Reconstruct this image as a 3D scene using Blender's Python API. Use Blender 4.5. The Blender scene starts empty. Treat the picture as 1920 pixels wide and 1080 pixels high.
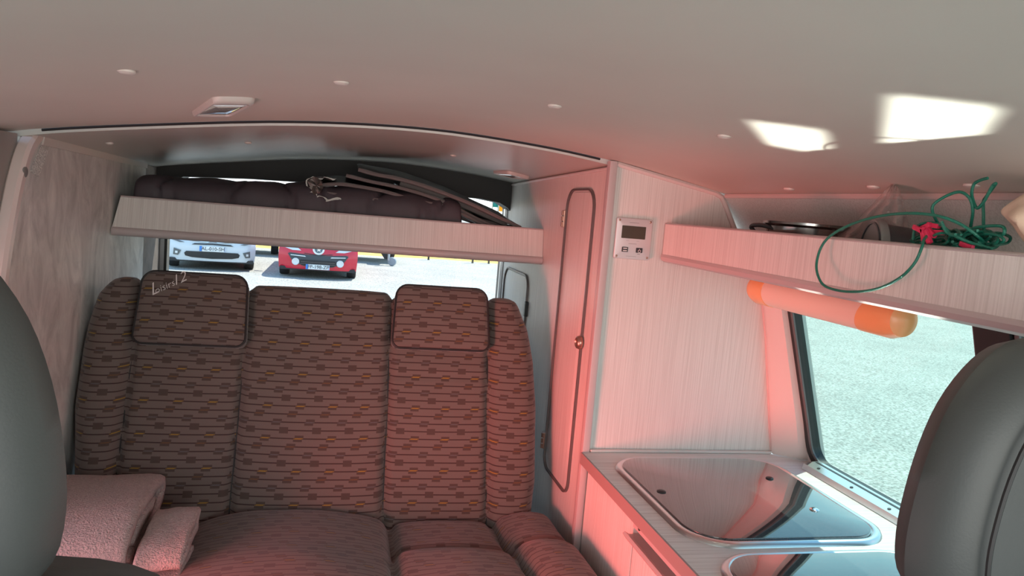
import bpy, bmesh, math, random
from mathutils import Vector, Matrix, noise
random.seed(7)
PI = math.pi
C = bpy.context.scene.collection
sc = bpy.context.scene

# ------------------------------------------------------------------ camera
FPX, CX, CY = 1400.0, 960.0, 540.0
Yc = Vector((642 - CX, -(366 - CY), -FPX)).normalized()
Zc = Vector((1, -0.085, 0)).cross(Yc).normalized()
if Zc.y < 0: Zc = -Zc
Xc = Yc.cross(Zc)
EYE = Vector((0, 0, 1.16))
R3 = Matrix((Xc, Yc, Zc))                       # camera axes -> van axes
cam = bpy.data.cameras.new('camera'); co = bpy.data.objects.new('camera', cam); C.objects.link(co)
cam.sensor_width = 36; cam.lens = FPX / 1920 * 36; cam.clip_start = 0.01; cam.clip_end = 500
M4 = R3.to_4x4(); M4.translation = EYE
co.matrix_world = M4
sc.camera = co

# ------------------------------------------------------------------ light
SUN = Vector((.155, .155, .395)).normalized()    # towards the sun
w = bpy.data.worlds.new('sky'); sc.world = w; w.use_nodes = True
nt = w.node_tree; nt.nodes.clear()
out = nt.nodes.new('ShaderNodeOutputWorld'); bg = nt.nodes.new('ShaderNodeBackground')
tc = nt.nodes.new('ShaderNodeTexCoord'); sx = nt.nodes.new('ShaderNodeSeparateXYZ'); cr = nt.nodes.new('ShaderNodeValToRGB')
nt.links.new(tc.outputs['Generated'], sx.inputs[0]); nt.links.new(sx.outputs['Z'], cr.inputs[0])
nt.links.new(cr.outputs[0], bg.inputs[0]); nt.links.new(bg.outputs[0], out.inputs[0])
cr.color_ramp.elements[0].position = 0.0; cr.color_ramp.elements[0].color = (.95, .98, 1, 1)
cr.color_ramp.elements[1].position = 0.9; cr.color_ramp.elements[1].color = (.16, .33, .66, 1)
e = cr.color_ramp.elements.new(0.22); e.color = (.45, .70, .90, 1)
bg.inputs[1].default_value = 2.1
sl = bpy.data.lights.new('sun', 'SUN'); sl.energy = 6.6; sl.angle = math.radians(.55); sl.color = (1, .97, .90)
so = bpy.data.objects.new('sun', sl); C.objects.link(so)
so.rotation_euler = SUN.to_track_quat('Z', 'Y').to_euler(); so.location = (8, 6, 15)
def area(name, loc, target, sx_, sy_, energy, col, spread=180):
    l = bpy.data.lights.new(name, 'AREA'); l.shape = 'RECTANGLE'; l.size = sx_; l.size_y = sy_
    l.energy = energy; l.color = col; l.spread = math.radians(spread)
    o = bpy.data.objects.new(name, l); C.objects.link(o); o.location = loc
    d = Vector(target) - Vector(loc)
    o.rotation_euler = d.to_track_quat('-Z', 'Y').to_euler()
    return o
area('windscreen_daylight', (.1, -1.0, 1.0), (.1, 1.5, 1.15), 1.5, .6, 18, (1, .96, .86))
area('doorway_red_lamp', (-.92, .85, .52), (.57, 1.62, .62), .8, .6, 3.0, (1, .17, .15), 105)  # area lamp standing in for red light bounced in at the side door
area('red_fill_lamp', (-.46, .96, .50), (.57, 1.42, .56), .26, .26, 4.2, (1, .12, .10), 84)  # added red lamp beside the bench, deepens the red on wardrobe and cabinet
sc.view_settings.view_transform = 'Standard'; sc.view_settings.look = 'None'
sc.view_settings.gamma = 1; sc.view_settings.use_curve_mapping = False
sc.view_settings.exposure = 0.0
sc.cycles.use_denoising = True
sc.cycles.max_bounces = 10; sc.cycles.diffuse_bounces = 6; sc.cycles.transparent_max_bounces = 16

# ------------------------------------------------------------------ rays: a place on a real plane
def ray(x, y): return R3 @ Vector((x - CX, -(y - CY), -FPX))
def atY(x, y, Y): d = ray(x, y); return EYE + d * (Y / d.y)
def atX(x, y, X): d = ray(x, y); return EYE + d * (X / d.x)
def atZ(x, y, Z): d = ray(x, y); return EYE + d * ((Z - EYE.z) / d.z)

# ------------------------------------------------------------------ materials
def newmat(name):
    m = bpy.data.materials.new(name); m.use_nodes = True
    return m, m.node_tree, m.node_tree.nodes['Principled BSDF']
def N(t, kind, **kw):
    n = t.nodes.new(kind)
    for k, v in kw.items(): setattr(n, k, v)
    return n
def plain(name, col, rough=.5, metal=0, spec=.5, bump=0, bscale=200, vary=0, vscale=8, coat=0, bdist=.002):
    m, t, b = newmat(name)
    b.inputs['Base Color'].default_value = (*col, 1); b.inputs['Roughness'].default_value = rough
    b.inputs['Metallic'].default_value = metal; b.inputs['Specular IOR Level'].default_value = spec
    b.inputs['Coat Weight'].default_value = coat
    tcn = N(t, 'ShaderNodeTexCoord')
    if bump:
        n = N(t, 'ShaderNodeTexNoise'); n.inputs['Scale'].default_value = bscale; n.inputs['Detail'].default_value = 3
        bp = N(t, 'ShaderNodeBump'); bp.inputs['Strength'].default_value = bump; bp.inputs['Distance'].default_value = bdist
        t.links.new(tcn.outputs['Object'], n.inputs['Vector']); t.links.new(n.outputs[0], bp.inputs['Height'])
        t.links.new(bp.outputs[0], b.inputs['Normal'])
    if vary:
        n = N(t, 'ShaderNodeTexNoise'); n.inputs['Scale'].default_value = vscale; n.inputs['Detail'].default_value = 5
        r = N(t, 'ShaderNodeValToRGB')
        r.color_ramp.elements[0].position = .3; r.color_ramp.elements[1].position = .7
        r.color_ramp.elements[0].color = (*[c * (1 - vary) for c in col], 1)
        r.color_ramp.elements[1].color = (*[min(1, c * (1 + vary)) for c in col], 1)
        t.links.new(tcn.outputs['Object'], n.inputs['Vector']); t.links.new(n.outputs[0], r.inputs[0])
        t.links.new(r.outputs[0], b.inputs['Base Color'])
    return m
def laminate(name, light, dark, scale, rough=.45, bump=.25):
    m, t, b = newmat(name)
    tcn = N(t, 'ShaderNodeTexCoord'); mp = N(t, 'ShaderNodeMapping'); mp.inputs['Scale'].default_value = scale
    n = N(t, 'ShaderNodeTexNoise'); n.inputs['Scale'].default_value = 1; n.inputs['Detail'].default_value = 3
    n.inputs['Distortion'].default_value = .3
    r = N(t, 'ShaderNodeValToRGB'); r.color_ramp.elements[0].position = .36; r.color_ramp.elements[1].position = .6
    r.color_ramp.elements[0].color = (*dark, 1); r.color_ramp.elements[1].color = (*light, 1)
    t.links.new(tcn.outputs['Object'], mp.inputs[0]); t.links.new(mp.outputs[0], n.inputs['Vector'])
    t.links.new(n.outputs[0], r.inputs[0]); t.links.new(r.outputs[0], b.inputs['Base Color'])
    bp = N(t, 'ShaderNodeBump'); bp.inputs['Strength'].default_value = bump; bp.inputs['Distance'].default_value = .001
    t.links.new(n.outputs[0], bp.inputs['Height']); t.links.new(bp.outputs[0], b.inputs['Normal'])
    b.inputs['Roughness'].default_value = rough
    return m
WL, WD = (.73, .69, .65), (.62, .575, .535)
wood_v = laminate('laminate_upright_grain', WL, WD, (400, 400, 4))
wood_f = laminate('laminate_fascia_grain', WL, WD, (400, 0, 4))
wood_top = laminate('laminate_worktop_grain', (.74, .72, .68), (.60, .57, .53), (4, 260, 60))
ceil_m = plain('headliner_vinyl', (.62, .57, .50), .55, bump=.05, bscale=600, vary=.04, vscale=3)
rearceil_m = plain('rear_headliner_vinyl', (.55, .52, .47), .28, vary=.04, vscale=3)
trim_m = plain('pale_plastic_trim', (.66, .60, .56), .4)
mauve_m = plain('mauve_edge_profile', (.50, .42, .41), .4)
metal_m = plain('brushed_aluminium', (.72, .74, .75), .28, 1)
chrome_m = plain('chrome', (.85, .85, .85), .08, 1)
brass_m = plain('copper_brown_metal', (.45, .28, .22), .3, .8)
black_m = plain('black_rubber', (.012, .014, .015), .4)
dark_m = plain('dark_trim', (.016, .012, .011), .6)
groove_m = plain('dark_groove_profile', (.13, .11, .105), .35)
white_m = plain('white_painted_metal', (.78, .79, .80), .25)
seatgrey_m = plain('grey_seat_vinyl', (.060, .063, .060), .5, bump=.08, bscale=500)
pipe_m = plain('dark_piping', (.02, .018, .018), .6)
strap_m = plain('olive_strap', (.09, .08, .06), .7)
floor_m = plain('grey_floor_vinyl', (.20, .19, .18), .5, vary=.1)
brown_m = plain('brown_carpet_lining', (.22, .185, .16), .95, bump=.4, bscale=500, vary=.15, vscale=30)
quilt_m = plain('dark_plum_quilt', (.055, .042, .050), .65, bump=.1, bscale=500, vary=.1, vscale=20)
mat_m = plain('grey_padded_blind', (.15, .125, .12), .75, bump=.2, bscale=300)
matd_m = plain('dark_blind_face', (.020, .018, .017), .4, bump=.3, bscale=150)
foil_m = plain('crumpled_foil', (.20, .18, .165), .45, .8)
towel_m = plain('pink_beige_terry', (.52, .43, .405), .95, bump=1.0, bscale=300, vary=.16, vscale=220, bdist=.006)
cream_m = plain('cream_cloth', (.72, .56, .42), .85, bump=.15, bscale=300)
orange_m = plain('orange_plastic', (.85, .45, .19), .25); orange_m.node_tree.nodes['Principled BSDF'].inputs['Subsurface Weight'].default_value = 0
creamtube_m = plain('cream_plastic', (.80, .68, .55), .35)
rope_m = plain('green_plastic_line', (.008, .15, .10), .3, bump=.5, bscale=700)
peg_m = plain('pink_red_plastic', (.62, .03, .09), .35)
cup_m = plain('grey_plastic_cup', (.05, .055, .058), .35)
cuprim_m = plain('cup_rim', (.20, .20, .19), .4)
pan_m = plain('steel_pan', (.28, .26, .25), .2, 1)
screen_m = plain('lcd_screen', (.045, .038, .022), .15)
plate_m = plain('silver_panel', (.62, .60, .60), .35, .3)
button_m = plain('dark_button', (.03, .03, .035), .4)
mark_m = plain('printed_mark', (.12, .10, .10), .6)
markw_m = plain('pale_printed_mark', (.72, .70, .67), .6)
lampglass_m = plain('lamp_cover', (.75, .77, .72), .06, .0, coat=1)
sticker_m = plain('speckled_sticker', (.62, .61, .57), .4, vary=.6, vscale=420)
tyre_m = plain('tyre', (.02, .02, .02), .7)
plastic_blk = plain('car_black_plastic', (.015, .017, .02), .45)
redp_m = plain('red_car_paint', (.62, .008, .035), .22, coat=.6)
whitep_m = plain('white_car_paint', (.62, .68, .72), .25, coat=.6)
carglass_m = plain('car_glass', (.03, .05, .06), .08)
clamp_m = plain('clear_headlight', (.70, .72, .72), .15, coat=1)
blue_m = plain('plate_blue', (.05, .22, .62), .5)
pw_m = plain('plate_white', (.80, .82, .80), .5)
txt_m = plain('plate_text', (.10, .10, .11), .6)
steel_m = plain('galvanised_steel', (.45, .50, .52), .4, .6)
yellowgrass_m = plain('dry_grass_bank', (.80, .50, .12), .9, vary=.3, vscale=3)
post_m = plain('dark_post', (.08, .07, .05), .8)
leaf_m = plain('tree_leaves', (.12, .22, .06), .8, vary=.4, vscale=3)
bark_m = plain('tree_bark', (.12, .08, .05), .9)
teal_m = plain('teal_banner', (.05, .42, .45), .6); yel_m = plain('yellow_banner', (.85, .52, .04), .6)

def marble():
    m, t, b = newmat('grey_felt_lining')
    tcn = N(t, 'ShaderNodeTexCoord'); mp = N(t, 'ShaderNodeMapping'); mp.inputs['Scale'].default_value = (20, 9, 4.5)
    mp.inputs['Rotation'].default_value = (.5, 0, 0)
    n = N(t, 'ShaderNodeTexNoise'); n.inputs['Scale'].default_value = 1.3; n.inputs['Detail'].default_value = 9; n.inputs['Roughness'].default_value = .68
    n.inputs['Distortion'].default_value = 1.2
    r = N(t, 'ShaderNodeValToRGB'); r.color_ramp.elements[0].position = .30; r.color_ramp.elements[1].position = .68
    r.color_ramp.elements[0].color = (.44, .425, .40, 1); r.color_ramp.elements[1].color = (.80, .78, .73, 1)
    t.links.new(tcn.outputs['Object'], mp.inputs[0]); t.links.new(mp.outputs[0], n.inputs['Vector'])
    t.links.new(n.outputs[0], r.inputs[0]); t.links.new(r.outputs[0], b.inputs['Base Color'])
    bp = N(t, 'ShaderNodeBump'); bp.inputs['Strength'].default_value = .5; bp.inputs['Distance'].default_value = .002
    t.links.new(n.outputs[0], bp.inputs['Height']); t.links.new(bp.outputs[0], b.inputs['Normal'])
    b.inputs['Roughness'].default_value = .75
    return m
marble_m = marble()

def gravel():
    m, t, b = newmat('pale_gravel')
    tcn = N(t, 'ShaderNodeTexCoord')
    n = N(t, 'ShaderNodeTexNoise'); n.inputs['Scale'].default_value = 42; n.inputs['Detail'].default_value = 4
    n2 = N(t, 'ShaderNodeTexNoise'); n2.inputs['Scale'].default_value = .9; n2.inputs['Detail'].default_value = 4
    r = N(t, 'ShaderNodeValToRGB'); r.color_ramp.elements[0].position = .34; r.color_ramp.elements[1].position = .62
    r.color_ramp.elements[0].color = (.25, .245, .215, 1); r.color_ramp.elements[1].color = (.58, .57, .51, 1)
    mx = N(t, 'ShaderNodeMix', data_type='RGBA', blend_type='MULTIPLY'); mx.inputs[0].default_value = .8
    r2 = N(t, 'ShaderNodeValToRGB'); r2.color_ramp.elements[0].position = .3; r2.color_ramp.elements[1].position = .7
    r2.color_ramp.elements[0].color = (.78, .78, .78, 1); r2.color_ramp.elements[1].color = (1, 1, 1, 1)
    for q in (n, n2): t.links.new(tcn.outputs['Object'], q.inputs['Vector'])
    t.links.new(n.outputs[0], r.inputs[0]); t.links.new(n2.outputs[0], r2.inputs[0])
    t.links.new(r.outputs[0], mx.inputs[6]); t.links.new(r2.outputs[0], mx.inputs[7])
    t.links.new(mx.outputs[2], b.inputs['Base Color']); b.inputs['Roughness'].default_value = .95
    return m
gravel_m = gravel()

def glassy(name, tint, gloss=.08, rough=0.0):
    m, t, b = newmat(name); t.nodes.remove(b)
    o = t.nodes['Material Output']; tr = N(t, 'ShaderNodeBsdfTransparent'); tr.inputs[0].default_value = (*tint, 1)
    gl = N(t, 'ShaderNodeBsdfGlossy'); gl.inputs['Roughness'].default_value = rough
    fr = N(t, 'ShaderNodeLayerWeight'); pw = N(t, 'ShaderNodeMath', operation='POWER'); pw.inputs[1].default_value = 4
    mx = N(t, 'ShaderNodeMixShader'); ml = N(t, 'ShaderNodeMath', operation='MULTIPLY_ADD'); ml.inputs[1].default_value = gloss; ml.inputs[2].default_value = .03
    t.links.new(fr.outputs['Facing'], pw.inputs[0]); t.links.new(pw.outputs[0], ml.inputs[0]); t.links.new(ml.outputs[0], mx.inputs[0])
    t.links.new(tr.outputs[0], mx.inputs[1]); t.links.new(gl.outputs[0], mx.inputs[2]); t.links.new(mx.outputs[0], o.inputs[0])
    return m
sideglass_m = glassy('green_tinted_glass', (.79, .91, .855), .5)
rearglass_m = glassy('rear_clear_glass', (.98, .99, .985), .4)
def bagmat():
    m, t, b = newmat('clear_plastic_bag'); t.nodes.remove(b)
    o = t.nodes['Material Output']; tr = N(t, 'ShaderNodeBsdfTransparent'); tr.inputs[0].default_value = (.93, .92, .91, 1)
    gl = N(t, 'ShaderNodeBsdfGlossy'); gl.inputs['Roughness'].default_value = .12
    df = N(t, 'ShaderNodeBsdfDiffuse'); df.inputs[0].default_value = (.75, .68, .66, 1)
    fr = N(t, 'ShaderNodeMath', operation='MULTIPLY_ADD'); lw = N(t, 'ShaderNodeLayerWeight'); t.links.new(lw.outputs['Facing'], fr.inputs[0]); fr.inputs[1].default_value = .25; fr.inputs[2].default_value = .04
    mx = N(t, 'ShaderNodeMixShader'); mx2 = N(t, 'ShaderNodeMixShader'); mx.inputs[0].default_value = .32
    t.links.new(tr.outputs[0], mx.inputs[1]); t.links.new(df.outputs[0], mx.inputs[2])
    t.links.new(fr.outputs[0], mx2.inputs[0]); t.links.new(mx.outputs[0], mx2.inputs[1]); t.links.new(gl.outputs[0], mx2.inputs[2])
    t.links.new(mx2.outputs[0], o.inputs[0])
    return m
bag_m = bagmat()
lid_m = plain('smoked_glass', (.042, .044, .047), .03, coat=1, vary=.45, vscale=260)
lid_m.node_tree.nodes['Principled BSDF'].inputs['IOR'].default_value = 1.85

def fabric():
    m, t, b = newmat('striped_taupe_fabric')
    L = t.links.new
    uv = N(t, 'ShaderNodeTexCoord')
    s = N(t, 'ShaderNodeSeparateXYZ'); L(uv.outputs['UV'], s.inputs[0])
    def mt(op, a, b_=None, c=None):
        n = N(t, 'ShaderNodeMath', operation=op)
        for i, v in enumerate((a, b_, c)):
            if v is None: continue
            if isinstance(v, (int, float)): n.inputs[i].default_value = v
            else: L(v, n.inputs[i])
        return n.outputs[0]
    U, V = s.outputs[0], s.outputs[1]
    P, Q = .0187, .0745
    vr = mt('DIVIDE', V, P); row = mt('FLOOR', vr); fv = mt('SUBTRACT', vr, row)
    k = mt('FLOORED_MODULO', row, 4.0)
    is1 = mt('COMPARE', k, 1.0, .1); is2 = mt('COMPARE', k, 2.0, .1); is3 = mt('COMPARE', k, 3.0, .1); is0 = mt('COMPARE', k, 0.0, .1)
    ph = mt('ADD', mt('ADD', mt('MULTIPLY', is1, .46), mt('MULTIPLY', is2, .69)), mt('MULTIPLY', is3, .23))
    fu = mt('FRACT', mt('ADD', mt('DIVIDE', U, Q), ph))
    dv = mt('SUBTRACT', fv, .5)                       # in rows
    line = mt('LESS_THAN', mt('ABSOLUTE', dv), .075)
    up = mt('GREATER_THAN', dv, 0.0)
    solid = is1
    shift = mt('MULTIPLY', mt('SUBTRACT', mt('MULTIPLY', up, 2.0), 1.0), mt('MULTIPLY', mt('SUBTRACT', 1.0, solid), .022))
    du = mt('ABSOLUTE', mt('SUBTRACT', mt('SUBTRACT', fu, shift), .5))
    blk = mt('MULTIPLY', mt('LESS_THAN', du, .135), mt('LESS_THAN', mt('ABSOLUTE', dv), .39))
    cen = mt('MULTIPLY', mt('MULTIPLY', mt('LESS_THAN', du, .125), line), mt('SUBTRACT', 1.0, solid))
    base = (.150, .118, .104, 1); blkc = (.082, .058, .050, 1); linec = (.055, .034, .031, 1)
    def mix(f, a, c):
        n = N(t, 'ShaderNodeMix', data_type='RGBA'); L(f, n.inputs[0])
        for i, v in ((6, a), (7, c)):
            if isinstance(v, tuple): n.inputs[i].default_value = v
            else: L(v, n.inputs[i])
        return n.outputs[2]
    c1 = mix(line, base, linec); c2 = mix(blk, c1, blkc)
    cc = mix(is0, (.11, .10, .10, 1), (.28, .17, .035, 1)); cc = mix(is3, cc, (.14, .075, .04, 1))
    c3 = mix(cen, c2, cc)
    L(c3, b.inputs['Base Color'])
    n = N(t, 'ShaderNodeTexNoise'); n.inputs['Scale'].default_value = 900
    bp = N(t, 'ShaderNodeBump'); bp.inputs['Strength'].default_value = .2; bp.inputs['Distance'].default_value = .001
    tcn = N(t, 'ShaderNodeTexCoord'); L(tcn.outputs['Object'], n.inputs['Vector']); L(n.outputs[0], bp.inputs['Height']); L(bp.outputs[0], b.inputs['Normal'])
    b.inputs['Roughness'].default_value = .9; b.inputs['Sheen Weight'].default_value = .25; b.inputs['Specular IOR Level'].default_value = .2
    return m
fabric_m = fabric()

# ------------------------------------------------------------------ building blocks
def obj(name, bm, m, parent=None, smooth=False, label=None, cat=None, group=None, kind=None, sharp=None):
    me = bpy.data.meshes.new(name); bmesh.ops.recalc_face_normals(bm, faces=bm.faces[:]) if not getattr(bm, 'norecalc', False) else None
    bm.to_mesh(me); bm.free()
    me.materials.append(m)
    if smooth:
        me.polygons.foreach_set('use_smooth', [True] * len(me.polygons))
        me.set_sharp_from_angle(angle=math.radians(sharp or 40))
    o = bpy.data.objects.new(name, me); C.objects.link(o)
    if parent: o.parent = parent; o.matrix_parent_inverse = parent.matrix_world.inverted()
    return tag(o, label, cat, group, kind)
def tag(o, label=None, cat=None, group=None, kind=None):
    if label: o['label'] = label
    if cat: o['category'] = cat
    if group: o['group'] = group
    if kind: o['kind'] = kind
    return o
def thing(name, loc, label, cat, group=None, kind=None):
    o = bpy.data.objects.new(name, None); C.objects.link(o); o.location = loc; o.empty_display_size = .05
    o.matrix_world = Matrix.Translation(loc)
    return tag(o, label, cat, group, kind)
def BM(): return bmesh.new()
def face(bm, vs):
    try: return bm.faces.new(vs)
    except ValueError: return None
def box(bm, a, b, bevel=0, seg=2):
    r = bmesh.ops.create_cube(bm, size=1)['verts']
    c = [(a[i] + b[i]) / 2 for i in range(3)]; s = [abs(b[i] - a[i]) for i in range(3)]
    for v in r: v.co = Vector((c[0] + v.co.x * s[0], c[1] + v.co.y * s[1], c[2] + v.co.z * s[2]))
    if bevel:
        es = list({e for v in r for e in v.link_edges})
        bmesh.ops.bevel(bm, geom=es, offset=bevel, segments=seg, affect='EDGES', profile=.6)
    return bm
def prism(bm, pts, off):
    """extrude a closed 3-D outline by vector off"""
    off = Vector(off)
    a = [bm.verts.new(p) for p in pts]; b = [bm.verts.new(Vector(p) + off) for p in pts]
    n = len(a)
    fa = face(bm, a); fb = face(bm, b[::-1])
    for i in range(n): face(bm, [a[i], b[i], b[(i + 1) % n], a[(i + 1) % n]])
    return bm
def smoothpath(pts, sub=8, closed=False):
    P = [Vector(p) for p in pts]; n = len(P); res = []
    rng = range(n) if closed else range(n - 1)
    for i in rng:
        p0 = P[(i - 1) % n] if closed or i > 0 else P[0]; p1 = P[i]; p2 = P[(i + 1) % n]
        p3 = P[(i + 2) % n] if closed or i + 2 < n else P[-1]
        for k in range(sub):
            s = k / sub
            res.append(.5 * ((2 * p1) + (p2 - p0) * s + (2 * p0 - 5 * p1 + 4 * p2 - p3) * s * s + (3 * p1 - p0 - 3 * p2 + p3) * s ** 3))
    if not closed: res.append(P[-1].copy())
    return res
def tube(bm, pts, r, seg=8, closed=False, caps=True):
    n = len(pts); rings = []
    T0 = (pts[1] - pts[0]).normalized(); up = Vector((0, 0, 1)) if abs(T0.z) < .9 else Vector((1, 0, 0))
    nrm = T0.cross(up).normalized()
    for i in range(n):
        a = pts[(i - 1) % n] if closed or i > 0 else pts[0]; b = pts[(i + 1) % n] if closed or i < n - 1 else pts[-1]
        T = (b - a).normalized() if (b - a).length > 1e-9 else T0
        nrm = (nrm - T * nrm.dot(T)).normalized(); bi = T.cross(nrm)
        rr = r(i / (n - 1)) if callable(r) else r
        rings.append([bm.verts.new(pts[i] + (nrm * math.cos(2 * PI * k / seg) + bi * math.sin(2 * PI * k / seg)) * rr) for k in range(seg)])
        T0 = T
    for i in range(n if closed else n - 1):
        A, B = rings[i], rings[(i + 1) % n]
        for k in range(seg): face(bm, [A[k], A[(k + 1) % seg], B[(k + 1) % seg], B[k]])
    if caps and not closed: face(bm, rings[0][::-1]); face(bm, rings[-1])
    return bm
def lathe(bm, prof, seg, origin, axis, closed=False):
    """prof: list of (radius, along axis)"""
    ax = Vector(axis).normalized(); u = ax.orthogonal().normalized(); v = ax.cross(u); O = Vector(origin); rings = []
    for r, h in prof:
        rings.append([bm.verts.new(O + ax * h + (u * math.cos(2 * PI * k / seg) + v * math.sin(2 * PI * k / seg)) * max(r, 1e-5)) for k in range(seg)])
    for i in range(len(prof) - 1):
        for k in range(seg): face(bm, [rings[i][k], rings[i][(k + 1) % seg], rings[i + 1][(k + 1) % seg], rings[i + 1][k]])
    face(bm, rings[0][::-1]); face(bm, rings[-1])
    return bm
def rrect(w, h, r, seg=6, cx=0, cy=0):
    rs = r if isinstance(r, (list, tuple)) else (r,) * 4
    pts = []
    for (sx_, sy_, a0), rr in zip(((1, 1, 0), (-1, 1, 90), (-1, -1, 180), (1, -1, 270)), rs):
        for k in range(seg + 1):
            a = math.radians(a0 + 90 * k / seg)
            pts.append((cx + sx_ * (w / 2 - rr) + rr * math.cos(a), cy + sy_ * (h / 2 - rr) + rr * math.sin(a)))
    return pts
def slab(bm, outline, O, U, V, Nn, depth, er, bulge=0, rings=5, warp=None, back=True, uvs=1.0, uvoff=(0, 0)):
    """cushion-like slab: convex 2-D outline in (U,V) at O, front face towards Nn, rounded front rim"""
    O, U, V, Nn = Vector(O), Vector(U), Vector(V), Vector(Nn)
    cx = sum(p[0] for p in outline) / len(outline); cy = sum(p[1] for p in outline) / len(outline)
    ds = []
    def ins(d, h): ds.append(('d', d, h))
    if back: ins(er * .9, -depth); ins(er * .2, -depth + er * .4)
    ins(0, -max(depth * .5, er)); 
    for k in range(5):
        a = PI / 2 * k / 4; ins(er * (1 - math.cos(a)), -er + er * math.sin(a))
    allr = []
    for _, d, h in ds:
        ring = []
        for (x, y) in outline:
            dx, dy = x - cx, y - cy; L = math.hypot(dx, dy); f = max(.02, 1 - d / L)
            ring.append((cx + dx * f, cy + dy * f, h))
        allr.append(ring)
    last = allr[-1]
    for k in range(1, rings + 1):
        f = 1 - k / (rings + .35)
        ring = [(cx + (x - cx) * f, cy + (y - cy) * f, h + bulge * (1 - f * f)) for (x, y, h) in last]
        allr.append(ring)
    uvl = bm.loops.layers.uv.verify(); co2 = {}
    def mk(p):
        x, y, h = p
        if warp: x, y, h = warp(x, y, h)
        v = bm.verts.new(O + U * x + V * y + Nn * h); co2[v] = (p[0], p[1], p[2]); return v
    R = [[mk(p) for p in ring] for ring in allr]; n = len(outline); fs = []
    for i in range(len(R) - 1):
        for k in range(n): fs.append(face(bm, [R[i][k], R[i][(k + 1) % n], R[i + 1][(k + 1) % n], R[i + 1][k]]))
    c = mk((cx, cy, allr[-1][0][2])); 
    for k in range(n): fs.append(face(bm, [R[-1][k], R[-1][(k + 1) % n], c]))
    fs.append(face(bm, R[0][::-1]))
    for f in fs:
        if f:
            for l in f.loops:
                q = co2[l.vert]; l[uvl].uv = (q[0] * uvs + uvoff[0], q[1] * uvs + uvoff[1])
    return bm
def sheet(bm, path, ext, thick, nx=2, wob=None):
    """thick sheet that follows a path, extruded along ext"""
    P = path; n = len(P); ext = Vector(ext); side = ext.normalized()
    A, B = [], []
    for j in range(nx + 1):
        f = j / nx; ra, rb = [], []
        for i in range(n):
            T = (P[min(i + 1, n - 1)] - P[max(i - 1, 0)]).normalized(); nr = side.cross(T).normalized()
            q = P[i] + ext * f
            if wob: q = q + nr * wob(i / (n - 1), f)
            th = thick / 2 * (min(1, .35 + min(i, n - 1 - i) * .4))
            ra.append(bm.verts.new(q + nr * th)); rb.append(bm.verts.new(q - nr * th))
        A.append(ra); B.append(rb)
    for j in range(nx):
        for i in range(n - 1):
            face(bm, [A[j][i], A[j][i + 1], A[j + 1][i + 1], A[j + 1][i]]); face(bm, [B[j][i], B[j + 1][i], B[j + 1][i + 1], B[j][i + 1]])
        face(bm, [A[j][0], A[j + 1][0], B[j + 1][0], B[j][0]]); face(bm, [A[j][-1], B[j][-1], B[j + 1][-1], A[j + 1][-1]])
    for j in (0, nx):
        for i in range(n - 1): face(bm, [A[j][i], B[j][i], B[j][i + 1], A[j][i + 1]])
    return bm
def ringframe(bm, outer, inner, f3, off):
    """flat ring between two outlines with the same number of points, thickness off"""
    off = Vector(off); n = len(outer)
    a = [bm.verts.new(f3(*p)) for p in outer]; b = [bm.verts.new(f3(*p)) for p in inner]
    c = [bm.verts.new(v.co + off) for v in a]; d = [bm.verts.new(v.co + off) for v in b]
    for i in range(n):
        j = (i + 1) % n
        face(bm, [a[i], a[j], b[j], b[i]]); face(bm, [c[i], d[i], d[j], c[j]])
        face(bm, [a[i], c[i], c[j], a[j]]); face(bm, [b[i], b[j], d[j], d[i]])
    return bm
def textmesh(name, s, size, mw, m, parent=None, shear=0, extrude=.0003, label=None, align='CENTER', bold=0):
    cu = bpy.data.curves.new(name, 'FONT'); cu.body = s; cu.size = size; cu.extrude = extrude; cu.align_x = align; cu.align_y = 'CENTER'
    cu.shear = shear; cu.offset = bold; cu.resolution_u = 3
    tmp = bpy.data.objects.new(name + '_tmp', cu); C.objects.link(tmp)
    dg = bpy.context.evaluated_depsgraph_get(); me = bpy.data.meshes.new_from_object(tmp.evaluated_get(dg))
    bpy.data.objects.remove(tmp); bpy.data.curves.remove(cu)
    me.transform(mw); me.materials.clear(); me.materials.append(m)
    o = bpy.data.objects.new(name, me); C.objects.link(o)
    if parent: o.parent = parent; o.matrix_parent_inverse = parent.matrix_world.inverted()
    if label: o['label'] = label
    return o
def frame(O, U, V):
    U, V = Vector(U).normalized(), Vector(V).normalized(); W = U.cross(V)
    m = Matrix((U, V, W)).transposed().to_4x4(); m.translation = Vector(O); return m

# ------------------------------------------------------------------ room shell
FLOOR = -.10; GROUND = -.70; XW = .57; YW = 1.55; ZC = .635
A_PTS = [(-.86, .95), (-.83, 1.08), (-.76, 1.165), (-.68, 1.20), (-.565, 1.232), (-.343, 1.267), (-.092, 1.299), (.159, 1.312), (.385, 1.303), (.559, 1.285), (.70, 1.261), (.813, 1.240), (.84, 1.235)]
arch = smoothpath([(x, 0, z) for x, z in A_PTS], 4)
def az(X):
    for i in range(len(arch) - 1):
        if arch[i].x <= X <= arch[i + 1].x:
            f = (X - arch[i].x) / (arch[i + 1].x - arch[i].x); return arch[i].z * (1 - f) + arch[i + 1].z * f
    return arch[-1].z if X > 0 else arch[0].z
def rz(X, Y): return az(X) - .009 - .022 * (Y - 1.57) / .93
def at_ceiling(x, y, rear=False):
    d = ray(x, y); s = .2
    lo, hi = .2 / d.y, 3.2 / d.y
    for k in range(60):
        mid = (lo + hi) / 2; p = EYE + d * mid
        if p.z < (rz(p.x, p.y) if rear else az(p.x)): lo = mid
        else: hi = mid
    return EYE + d * lo
bm = BM()                                         # front headliner
ys = [-.35, .3, .9, 1.56]; g = [[bm.verts.new((p.x, y, p.z)) for p in arch] for y in ys]
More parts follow.
